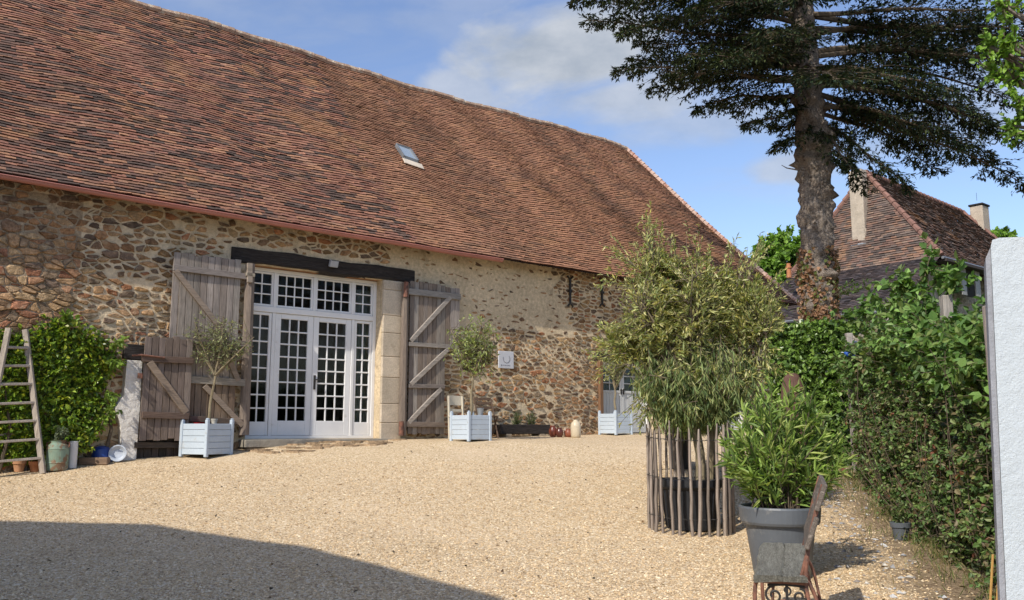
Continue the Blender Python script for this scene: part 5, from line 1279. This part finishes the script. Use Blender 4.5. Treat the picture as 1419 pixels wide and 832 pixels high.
# ------------------------------------------------------------------ things along the foot of the wall, left
def left_bits():
    for i, (px, lab) in enumerate(((3, 'terracotta pot cut by the left edge of the view, at the foot of the stepladder'), (26, 'pale weathered terracotta pot between the other two at the ladder foot'), (48, 'terracotta pot with deep rim nearest the green milk churn'))):
        g = G(px, 654); s = [1, 1.05, .95][i]; t = thing('terracotta_pot', lab, 'plant pot', g, 0, 'terracotta pots under the stepladder')
        t.scale = (s, s, s); m = MB(); m.lathe([(.055, 0), (.078, .105), (.09, .108), (.093, .155), (.082, .155), (.07, .10), (0, .10)], n=24); m.build('pot', M['terracotta'] if i != 1 else material('chalky_terracotta', (.48, .26, .14), n1=(10, .3), rough=.9), t)
        m = MB(); m.lathe([(0, .125), (.077, .12)], n=16); m.build('soil', M['soil'], t)
    g = G(25, 648) + (0, .25, 0); g[2] = float(gh(g[0], g[1])); t = thing('plank', 'long dark plank lying behind the terracotta pots', 'plank', g, .2); m = MB(); m.box((0, 0, .06), (1.2, .12, .12), bev=.01, col=(.16, .12, .09)); m.build('board', M['wood_h'], t)
    # churn
    g = G(78, 652); t = thing('milk_churn', 'rusty pale green metal milk churn beside the white cylinder', 'milk churn', g); m = MB()
    m.lathe([(.145, 0), (.15, .02), (.15, .10), (.155, .11), (.15, .12), (.15, .30), (.155, .31), (.15, .32), (.14, .36), (.10, .39), (.10, .42), (.115, .43), (.09, .43), (.08, .38), (0, .37)], n=32)
    m.build('body', material('green_enamel', (.21, .29, .22), n1=(5, .2), rough=.6, tint=[((.2, .1, .05), 6, .47, .10, .9), ((.42, .4, .3), 11, .6, .06, .6)]), t)
    for s in (-1, 1):
        m = MB(); m.tube([(s * .10, 0, .40), (s * .16, 0, .40), (s * .165, 0, .34), (s * .15, 0, .33)], .01, 6); m.build('handle', M['rust'], t)
    b = g + np.array([0, 0, .38]); p = thing('churn_plant', 'small grey-green plant growing out of the milk churn', 'plant', b); m = MB(); n = 22; S = b + rng.normal(0, .03, (n, 3)) * np.array([1, 1, .1]); T = ell_tips(n, b + (0, 0, .13), (.16, .14, .13), .4)
    pa = bez(S, T, .1, .08, 5); twigs(m, pa, .003, .0015, (.6, .6, .5)); foliate(m, pa, 12, .045, .03, [(.12, .15, .09), (.17, .2, .13), (.09, .12, .07)], .3, .4, .8, .2, .6, True); m.build('foliage', [M['leaf'], M['twig']], p, b)
    g = G(100, 649); t = thing('white_cylinder', 'upright white plastic pipe standing right of the milk churn', 'pipe', g); m = MB(); m.lathe([(.055, 0), (.058, .005), (.058, .385), (.055, .39), (.048, .39), (.048, .3), (0, .3)], n=24); m.build('pipe', material('white_plastic', (.6, .6, .6), n1=(5, .1), rough=.5), t)
    g = G(125, 646) + (0, .12, 0); g[2] = float(gh(g[0], g[1])); t = thing('sleeper', 'short weathered timber block in front of the blue bucket', 'timber', g, .12); m = MB(); m.box((0, 0, .05), (.42, .14, .11), bev=.012, col=(.22, .15, .10)); m.build('block', M['wood_h'], t)
    g = G(131, 644) + (0, .2, 0); g[2] = float(gh(g[0], g[1])); t = thing('blue_bucket', 'upturned blue plastic bucket behind the timber block', 'bucket', g); m = MB()
    m.lathe([(.155, 0), (.165, .005), (.165, .03), (.152, .035), (.135, .13), (.12, .19), (.09, .225), (.05, .24), (0, .243)], n=28); m.build('shell', material('blue_plastic', (.02, .05, .22), n1=(4, .1), rough=.35, spec=.5), t)
    m = MB(); m.tube([(-.155, -.01, .04), (-.10, -.15, .05), (0, -.19, .04), (.10, -.15, .05), (.155, -.01, .04)], .005, 5); m.build('handle', M['iron'], t)
    g = G(158, 643) + (0, .1, 0); g[2] = float(gh(g[0], g[1])); t = thing('enamel_basin', 'round pale basin propped on edge against the whitewashed jamb', 'basin', g, .25)
    m = MB(); prof = [(0, 0), (.075, 0), (.115, .05), (.128, .055), (.128, .062), (.11, .06), (.07, .012), (0, .012)]; m.lathe(prof, n=28); o = m.build('bowl', material('frosted_plastic', (.42, .46, .52), n1=(12, .2), rough=.35, spec=.5), t); o.rotation_euler = (math.radians(78), 0, 0); o.location = (0, .05, .128)
left_bits()

# ------------------------------------------------------------------ things along the foot of the wall, right of the door
def right_bits():
    # trough
    a, b = G(686, 603), G(758, 602); A = bw(tz(688, 600, -.35)[0], -.35); B = bw(tz(758, 600, -.35)[0], -.35)
    c = (A + B) / 2; c[2] = float(gh(c[0], c[1])) + .06; L = np.linalg.norm((B - A)[:2]); t = thing('timber_trough', 'long dark hewn timber trough at the foot of the barn wall', 'trough', c, ANG)
    m = MB(); m.box((0, -.1, .09), (L, .05, .2), bev=.012); m.box((0, .14, .09), (L, .05, .2), bev=.012); m.box((-L / 2 + .03, .02, .09), (.05, .19, .18)); m.box((L / 2 - .03, .02, .09), (.05, .19, .18)); m.box((0, .02, .02), (L - .08, .19, .03))
    m.build('body', M['wood_dark'], t)
    for s in (-1, 1): m = MB(); m.box((s * L * .33, .02, -.04), (.16, .3, .09), bev=.02, col=(.3, .24, .17)); m.build('foot_block', M['ashlar'], t)
    m = MB(); m.box((0, .02, .14), (L - .1, .185, .02)); m.build('soil', M['soil'], t)
    for px, py, lab, hh in ((717, 572, 'left of two little green shrubs in the timber trough', .3), (737, 570, 'right of two little green shrubs in the timber trough', .33)):
        tt = tz(px, 590, -.35)[0]; p = bw(tt, -.33, c[2] + .14); o = thing('trough_shrub', lab, 'shrub', p); m = MB(); n = 60; S = p + rng.normal(0, .02, (n, 3)) * np.array([1, 1, .2]); T = ell_tips(n, p + (0, 0, hh * .6), (.14, .12, hh * .6), .3)
        pa = bez(S, T, .1, .06, 5); twigs(m, pa, .003, .0015, (.6, .6, .4)); foliate(m, pa, 16, .035, .012, [(.10, .14, .05), (.14, .18, .07), (.07, .10, .04)], .2, .7, .7); m.build('foliage', [M['leaf'], M['twig']], o, p)
    glaze = material('brown_glaze', (.17, .045, .025), n1=(8, .4), rough=.25, spec=.5); 
    for px, h, r, lab, mt in ((767, .20, .075, 'round red-brown glazed jar nearest the trough', glaze), (776, .17, .068, 'darker glazed jar second from the trough', material('dark_glaze', (.10, .03, .02), n1=(8, .3), rough=.25, spec=.5)),
                              (786, .16, .06, 'small pale stoneware pot between brown jars', material('stoneware', (.42, .33, .25), n1=(6, .2), rough=.5)), (789, .15, .078, 'squat terracotta-brown jar against the white jug', material('red_glaze', (.24, .08, .045), n1=(8, .3), rough=.4))):
        g = G(px, 607); g = g + (0, .25 + (px == 786) * .2 + (px == 776) * -.08, 0); g[2] = float(gh(g[0], g[1])); s = 1.15
        t = thing('glazed_jar', lab, 'jar', g); m = MB(); m.lathe([(r * .6, 0), (r * .95, h * .25), (r, h * .5), (r * .85, h * .75), (r * .6, h * .86), (r * .68, h * .95), (r * .66, h), (r * .5, h * .96), (r * .45, h * .8), (0, h * .8)], n=24); o = m.build('body', mt, t, smooth=True); t.scale = (s, s, s)
        m = MB(); m.tube([(r * .9, 0, h * .7), (r * 1.25, 0, h * .75), (r * 1.2, 0, h * .5), (r * .98, 0, h * .45)], .008, 6); m.build('handle', mt, t)
    g = G(799, 607) + (0, .2, 0); g[2] = float(gh(g[0], g[1])); t = thing('stoneware_jug', 'tall cream stoneware jug with rounded shoulder by the wall', 'jug', g); m = MB()
    m.lathe([(.085, 0), (.10, .02), (.105, .10), (.108, .22), (.09, .29), (.055, .325), (.045, .34), (.05, .355), (.035, .355), (.03, .32), (0, .32)], n=28); m.build('body', material('cream_glaze', (.55, .47, .34), n1=(6, .12), rough=.4, spec=.4), t, smooth=True)
    m = MB(); m.tube([(.08, 0, .30), (.12, 0, .31), (.13, 0, .27), (.105, 0, .23)], .01, 6); m.build('handle', material('cream_handle', (.5, .42, .3), rough=.5), t)
    # white garden chair behind the planter, seen as a curved back
    t0 = tz(640, 575, -.75)[0]; p = bw(t0 + .05, -.75); p[2] = float(gh(p[0], p[1])); ch = thing('white_chair', 'cream painted wooden chair standing behind the right planter', 'chair', p, ANG + .15)
    cm = material('cream_paint', (.55, .50, .40), n1=(6, .15), rough=.6)
    for s in (-1, 1):
        m = MB(); m.beam((s * .19, .2, 0), (s * .185, .24, .84), .035, .04, col=(1, 1, 1)); m.build('back_post', cm, ch); m = MB(); m.beam((s * .19, -.2, 0), (s * .19, -.2, .43), .04, .04); m.build('leg', cm, ch)
    m = MB(); m.box((0, 0, .44), (.44, .44, .035), bev=.01); m.build('seat', cm, ch)
    m = MB(); n = 9; vs = []; f = []
    for y in (0, .02):
        for k in range(n): x = -.2 + .4 * k / (n - 1); vs += [(x, .225 + y + .03 * (1 - (x / .2) ** 2), .66), (x, .235 + y + .03 * (1 - (x / .2) ** 2), .83 + .02 * (1 - (x / .2) ** 2))]
    for k in range(n - 1):
        a = 2 * k; b_ = 2 * n + a; f += [(a, a + 2, a + 3, a + 1), (b_, b_ + 1, b_ + 3, b_ + 2), (a, b_, b_ + 2, a + 2), (a + 1, a + 3, b_ + 3, b_ + 1)]
    m.add(vs, f); m.box((0, .235, .56), (.36, .02, .05)); m.build('backrest', cm, ch)
    # slatted folding chair and the pail
    t1 = tz(672, 570, -.5)[0]; p = bw(t1, -.55); p[2] = float(gh(p[0], p[1])); fc = thing('folding_chair', 'small brown slatted folding chair against the stone wall', 'chair', p, ANG - .3); bwm = material('brown_wood', (.10, .065, .045), n1=(5, .3), rough=.8)
    for s in (-1, 1): m = MB(); m.beam((s * .18, -.2, 0), (s * .18, .22, .8), .025, .03); m.build('back_post', bwm, fc); m = MB(); m.beam((s * .16, .2, 0), (s * .16, -.2, .44), .025, .03); m.build('leg', bwm, fc)
    m = MB(); [m.box((0, -.16 + .08 * k, .45), (.38, .06, .018)) for k in range(5)]; m.build('seat', bwm, fc); m = MB(); [m.box((0, .13 + .05 * k, .62 + .09 * k), (.36, .018, .05)) for k in range(3)]; m.build('backrest', bwm, fc)
    q = np.array(p) + np.array([-.12, -.05, .462]); t = thing('metal_pail', 'little galvanised pail on the brown folding chair', 'pail', q); m = MB(); m.lathe([(.05, 0), (.07, .14), (.074, .14), (.074, .147), (.066, .147), (.047, .01), (0, .01)], n=20); m.build('body', material('galvanised', (.38, .42, .46), rough=.4, metal=.5), t); m = MB(); m.tube([(.07, 0, .14), (.05, 0, .2), (0, 0, .225), (-.05, 0, .2), (-.07, 0, .14)], .004, 5); m.build('handle', M['iron'], t)
    # plaque
    s = -.05; cs = [tz(x, y, s) for x, y in ((691, 487), (712, 487), (711, 511), (690, 511))]; tc = sum(c_[0] for c_ in cs) / 4; zc = sum(c_[1] for c_ in cs) / 4; w = abs(cs[1][0] - cs[0][0]); hgt = cs[0][1] - cs[3][1]
    p = bw(tc, s, zc); pl = thing('wall_plaque', 'small pale grey plaque with ring emblem on the stone wall', 'sign', p, ANG); m = MB(); m.box((0, 0, 0), (w, .03, hgt), bev=.008); m.build('panel', material('plaque_grey', (.52, .53, .56), n1=(6, .05), rough=.5), pl)
    dk = material('plaque_ink', (.12, .12, .14), rough=.6); m = MB(); m.tube([(w * .22 * math.cos(a), -.018, hgt * .08 + w * .22 * math.sin(a)) for a in np.linspace(-3.5, .7, 18)], .004, 5); m.build('emblem', dk, pl)
    m = MB()
    for i, (x, ww, hh) in enumerate(((-.12, .015, .03), (-.10, .02, .02), (-.06, .02, .022), (-.035, .006, .024), (-.015, .02, .018), (.015, .018, .02), (.045, .02, .02), (.075, .015, .022))): m.box((x * w / .35, -.017, -hgt * .32), (ww * .8, .004, hh))
    m.build('lettering', dk, pl)
    # floodlight on the lintel
    q = tsz(461, 366, -.1); p = bw(*q); fl = thing('floodlight', 'small grey floodlight fixed to the dark lintel above the glazed door', 'lamp', p, ANG); m = MB(); m.box((0, -.04, 0), (.17, .07, .13), Matrix.Rotation(math.radians(20), 3, 'X'), bev=.01); m.box((0, .01, 0), (.05, .05, .05)); m.build('housing', material('lamp_grey', (.35, .36, .38), rough=.4), fl); m = MB(); m.box((0, -.078, .012), (.14, .006, .10), Matrix.Rotation(math.radians(20), 3, 'X')); m.build('lens', material('lamp_lens', (.07, .08, .09), rough=.1, spec=.6), fl)
    # boulders and a doorstep pavement
    for px, py, r, lab in ((612, 603, .14, 'flat brown stone at the foot of the right shutter'), (362, 617, .10, 'reddish rounded stone beside the left planter'), (880, 593, .1, 'low stone by the half-glazed door step')):
        g = G(px, py + 3); st = thing('loose_stone', lab, 'stone', g); m = MB(); v, f = [], []; n = 12; k = 7
        pr = [(math.sin(PI * i / (k - 1)) , -math.cos(PI * i / (k - 1))) for i in range(k)]
        vs = [(r * (1.5 + rng.normal(0, .07)) * a * math.cos(2 * PI * j / n), r * (1 + rng.normal(0, .07)) * a * math.sin(2 * PI * j / n), r * .5 * b_ + r * .3) for a, b_ in pr for j in range(n)]
        f = [(i * n + j, i * n + (j + 1) % n, (i + 1) * n + (j + 1) % n, (i + 1) * n + j) for i in range(k - 1) for j in range(n)]; m.add(vs, f, (.28, .2, .14)); m.build('stone', M['stone'], st)
right_bits()
def paving():
    m = MB()
    for k in range(60):
        t = rng.uniform(-.3, 3.2); s = -rng.uniform(.3, 1.15); 
        if t > 2.2 and s < -.6: continue
        p = bw(t, s); r = rng.uniform(.08, .17); n = 8; z = float(gh(p[0], p[1])) + .012 + rng.uniform(0, .012); a0 = rng.random() * 6
        q = [(p[0] + r * rng.uniform(.75, 1.1) * 1.3 * math.cos(a0 + 2 * PI * i / n), p[1] + r * rng.uniform(.75, 1.1) * .8 * math.sin(a0 + 2 * PI * i / n)) for i in range(n)]
        vs = [(x, y, z - .05) for x, y in q] + [(x * .94 + p[0] * .06, y * .94 + p[1] * .06, z) for x, y in q]
        m.add(vs, [tuple(range(n, 2 * n))] + [(i, (i + 1) % n, (i + 1) % n + n, i + n) for i in range(n)], np.array((.30, .24, .17)) * rng.uniform(.7, 1.3))
    tag(m.build('paving', M['stone']), kind='structure')
paving()

# ------------------------------------------------------------------ paling ring with its tub
def ring():
    c = G(957, 719); Yc = 9.25; c = np.array([at(957, 700, Yc)[0], Yc, 0.]); c[2] = float(gh(c[0], c[1])); R = .43
    t = thing('paling_ring', 'ring of chestnut palings wired together round the black tub', 'fence', c); n = 28
    for k in range(n):
        a = 2 * PI * (k + rng.uniform(-.18, .18)) / n; h = rng.uniform(1.04, 1.16); w = rng.uniform(.016, .03); lean = rng.normal(0, .018, 2); x, y = R * math.cos(a), R * math.sin(a)
        m = MB(); P = []; bend = rng.normal(0, .005, (7, 2)); z0 = float(gh(c[0] + x, c[1] + y)) - c[2]
        for i in range(7): P.append((x + lean[0] * i / 6 + bend[i, 0], y + lean[1] * i / 6 + bend[i, 1], z0 - .02 + (h) * i / 6))
        m.tube(P, [w * q for q in (1.15, 1.1, 1.1, 1.05, 1, .9, .5)], 6, np.array((.26, .215, .18)) * rng.uniform(.75, 1.3), flat=.7); m.build('stake', M['wood_v'], t)
    for z in (.16, .55, .94):
        for ph in (0, PI):
            m = MB(); P = []
            for i in range(n * 4 + 1):
                a = 2 * PI * i / (n * 4); r = R + .018 * math.cos(a * n / 1. * .5 * 2 + ph); P.append((r * math.cos(a), r * math.sin(a), z + .004 * math.sin(a * n) + (float(gh(c[0], c[1] + r * math.sin(a))) - c[2])))
            m.tube(P, .0028, 4, cap=False); m.build('wire', M['iron'], t)
    p = thing('plant_tub', 'large black ribbed tub standing inside the paling ring', 'plant pot', c); m = MB(); n = 44
    prof = [(.25, 0), (.30, .40), (.315, .41), (.33, .43), (.33, .50), (.315, .505), (.30, .49), (.295, .44), (0, .44)]
    m.lathe(prof, n=n)
    for k in range(0, 22): a = 2 * PI * k / 22; m.beam((.255 * math.cos(a), .255 * math.sin(a), .02), (.302 * math.cos(a), .302 * math.sin(a), .40), .012, .014)
    m.build('tub', M['pot_black'], p); m = MB(); m.lathe([(0, .47), (.30, .455)], n=24); m.build('soil', M['soil'], p)
ring()

# ------------------------------------------------------------------ old bench with iron ends, end on at the lower right
def bench():
    Yn = 5.2; g0 = float(gh(1.6, 5.3)); o = np.array([1.40, 5.15, g0]); rz = -math.atan2(.33, 1.0)
    t = thing('garden_bench', 'decayed wooden bench with rusty scrolled iron ends in the lower right', 'bench', o, rz)
    Lb = 1.02; sh = .46; wd = material('rotten_slats', (.34, .33, .28), n1=(4, .25), n2=[(25, .35)], rough=.95, spec=.1, stretch=(9, 1, 9), bump=[(10, .02, 7), (40, .006, 5)], tint=[((.46, .45, .39), 4, .55, .1, .7), ((.08, .08, .06), 7, .62, .08, .6)])
    m = MB()      # seat: two broad decayed planks with ragged edges
    for x0, x1 in ((-.015, .145), (.148, .285)):
        n = 22; vs = []; rr = rng.normal(0, .006, (n, 2))
        for i in range(n):
            y = -.02 + (Lb + .03) * i / (n - 1); e = 0
            if x1 > .2 : e = [0, -.02, -.045, -.05, -.03, .0, -.01, -.02, 0, 0, -.01][min(i, 10)]
            zz = sh + .045 * (y / Lb) - .01 * math.sin(y * 5)
            if x0 < .1: zz -= 0
            a, b = x0 + rr[i, 0], x1 + e + rr[i, 1]
            vs += [(a, y, zz - .032 - (.012 if x0 < .1 else 0)), (a, y, zz - (.010 if x0 < .1 else 0)), (a + .012, y, zz), (b - .01, y, zz + .004), (b, y, zz - .006), (b, y, zz - .03)]
        f = [(i * 6 + k, (i + 1) * 6 + k, (i + 1) * 6 + (k + 1) % 6, i * 6 + (k + 1) % 6) for i in range(n - 1) for k in range(6)] + [tuple(range(6)), tuple((n - 1) * 6 + 5 - k for k in range(6))]
        m.add(vs, f)
    m.build('seat', wd, t)
    wb = material('back_slats', (.15, .125, .105), n1=(4, .25), n2=[(20, .35)], rough=.9, stretch=(9, 1, 9), bump=[(10, .012, 7)], tint=[((.35, .31, .27), 3, .55, .1, .7)])
    bk = []
    for (xa, za, hh) in ((.315, .70, .19), (.375, .90, .16)):
        m = MB(); R = Matrix.Rotation(math.radians(20), 3, 'Y'); m.box((xa, Lb / 2, za), (.028, Lb + .06, hh), R, bev=.006); m.build('back_slat', wb, t)
    for i, y in enumerate((.03, Lb - .06)):
        m = MB(); c = (1, 1, 1)
        def tb(P, r): m.tube([(x, y, z) for x, z in P], r, 7)
        def curve(pts, k=14):
            pts = np.array(pts, float); n = len(pts); out = []
            for j in range(n - 1):
                p0, p1, p2, p3 = pts[max(j - 1, 0)], pts[j], pts[j + 1], pts[min(j + 2, n - 1)]
                for q in np.linspace(0, 1, k, endpoint=False): out.append(.5 * ((2 * p1) + (-p0 + p2) * q + (2 * p0 - 5 * p1 + 4 * p2 - p3) * q * q + (-p0 + 3 * p1 - 3 * p2 + p3) * q ** 3))
            out.append(pts[-1]); return out
        tb(curve([(.0, -.02), (-.01, .15), (-.012, .30), (.0, sh - .045), (.06, sh - .04), (.28, sh - .045)], 6), .012)
        tb(curve([(.42, -.02), (.37, .10), (.30, .25), (.27, .42), (.29, .60), (.335, .78), (.39, .97)], 8), .013)
        tb(curve([(.26, -.02), (.27, .10), (.26, .22), (.21, .30), (.12, .31), (.06, .24), (.05, .1), (.03, -.02)], 8), .010)
        tb(curve([(.36, .12), (.33, .30), (.30, .40), (.25, .45), (.20, .44)], 8), .010)
        tb(curve([(.24, sh - .03), (.265, sh + .06), (.30, .64)], 8), .009)
        o_ = m.build('iron_end', M['rust'], t)
        m = MB()      # scroll panel under the seat
        def spiral(cx, cz, r, a0, sg, turns=1.35): return [(cx + (r * (1 - .72 * q)) * math.cos(a0 + sg * q * turns * 2 * PI), y - .004, cz + (r * (1 - .72 * q)) * math.sin(a0 + sg * q * turns * 2 * PI)) for q in np.linspace(0, 1, 26)]
        m.tube(spiral(.095, sh - .115, .052, PI * .5, 1), .0075, 6); m.tube(spiral(.235, sh - .115, .045, PI * .5, -1), .0075, 6); m.tube(spiral(.165, sh - .085, .026, -PI * .5, 1, 1.), .006, 6)
        m.tube([(.06, y - .004, sh - .06), (.16, y - .004, sh - .052), (.27, y - .004, sh - .06)], .008, 6); m.tube([(.165, y - .004, sh - .06), (.165, y - .004, sh - .17)], .009, 6); m.tube([(.06, y - .004, sh - .165), (.16, y - .004, sh - .15), (.26, y - .004, sh - .165)], .006, 6)
        m.build('scroll', M['iron'], o_)
bench()

# ------------------------------------------------------------------ small things on the right
def small_right():
    g = G(1249, 748); t = thing('small_pot', 'small dark grey pot at the foot of the mixed hedge', 'plant pot', g); m = MB(); m.lathe([(.065, 0), (.085, .12), (.095, .12), (.098, .165), (.09, .168), (.082, .15), (0, .145)], n=26); m.build('pot', M['pot_grey'], t)
    b = g + np.array([0, 0, .15]); p = thing('potted_seedling', 'straggly little plant in the small dark grey pot', 'plant', b); m = MB(); n = 16; pa = bez(b + rng.normal(0, .02, (n, 3)) * np.array([1, 1, 0]), ell_tips(n, b + (0, 0, .14), (.12, .12, .13), .4), .1, .08, 5); twigs(m, pa, .003, .0015, (.8, .7, .5)); foliate(m, pa, 9, .045, .02, [(.08, .13, .04), (.12, .17, .05)], .2, .5, .8, 0, .6, True); m.build('foliage', [M['leaf'], M['twig']], p, b)
    for i, (px, lab) in enumerate(((1374, 'left bamboo cane stuck in the ground by the white wall'), (1383, 'right bamboo cane leaning beside the white wall'))):
        a = at(px - 5, 832, 6.0); a[2] = float(gh(a[0], 6.0)); b = at(px + 4, 795 + 2 * i, 5.95); b[2] = a[2] + .42 - .04 * i; t = thing('bamboo_cane', lab, 'cane', a, 0, 'bamboo canes by the white wall'); m = MB(); m.tube([a, b], [.009, .008], 7); m.build('cane', material('cane', (.5, .30, .10), n1=(20, .2), rough=.6), t, a)
    # blue spray bottle lying on the fence post
    q = at(1177, 491, 11.3); t = thing('blue_bottle', 'blue plastic bottle wedged on the post at the end of the hedge', 'bottle', q); m = MB(); m.lathe([(.03, -.09), (.038, -.085), (.038, .03), (.03, .055), (.016, .065), (.016, .085)], n=18); o = m.build('body', material('blue_bottle_plastic', (.03, .10, .42), rough=.3, spec=.5), t); o.rotation_euler = (0, math.radians(-84), 0)
    m = MB(); m.lathe([(.019, .083), (.019, .105), (.0, .106)], n=12); o = m.build('cap', material('cap_white', (.7, .7, .7), rough=.4), t); o.rotation_euler = (0, math.radians(-84), 0)
    # upturned terracotta jar by the ivy
    g = at(1102, 600, 13.6); g[2] = float(gh(g[0], 13.6)); t = thing('oil_jar', 'big upturned terracotta jar behind the oleander by the ivy', 'jar', g); top = at(1102, 518, 13.6)[2] - g[2]; r = .19
    m = MB(); m.lathe([(r * 1.05, 0), (r * 1.08, .04), (r * .9, .1), (r * .95, top * .4), (r * 1.0, top * .72), (r * .95, top * .84), (r * .7, top * .96), (r * .35, top), (0, top)], n=30); m.build('body', material('dark_terracotta', (.11, .06, .045), n1=(6, .3), rough=.9, bump=[(30, .005, 4)]), t)
    m = MB(); m.tube([(r, 0, top * .8), (r * 1.35, 0, top * .8), (r * 1.3, 0, top * .62), (r, 0, top * .6)], .016, 7); m.build('handle', M['iron'], t)
    # leaf litter and odd stones on the gravel
    n = 420; Y = rng.uniform(6, 15, n); X = Y * rng.uniform(-.6, .5, n); k = rng.random(n) < .9; P = np.stack([X, Y, gh(X, Y) + .012], 1); m = MB()
    leaf_quads(m, P, rng.normal(0, 1, P.shape) * np.array([1, 1, .25]), rng.normal(0, .3, P.shape) + np.array([0, 0, 1]), rng.uniform(.02, .05, n), rng.uniform(.012, .03, n), pick([(.10, .06, .035), (.2, .12, .06), (.05, .04, .03), (.3, .2, .1)], n), 0, True)
    tag(m.build('leaf_litter', [M['leaf']]), 'scattered dry leaves on the courtyard gravel', 'leaves', kind='stuff')
    n = 260; Y = rng.uniform(6.2, 13, n); X = 1.0 + .262 * Y + rng.normal(0, .22, n) + .1; P = np.stack([X, Y, gh(X, Y) + .005], 1); m = MB(); v, f, c = pebbles(P, rng.uniform(.012, .035, n), [(.4, .4, .4), (.3, .3, .31), (.5, .47, .42), (.25, .22, .2)]); m.addn(v, f, c); tag(m.build('rubble', material('rubble_stone', attr=True, n1=(30, .2), rough=.9)), 'grey stones scattered where the gravel meets the hedge', 'stones', kind='stuff')
small_right()
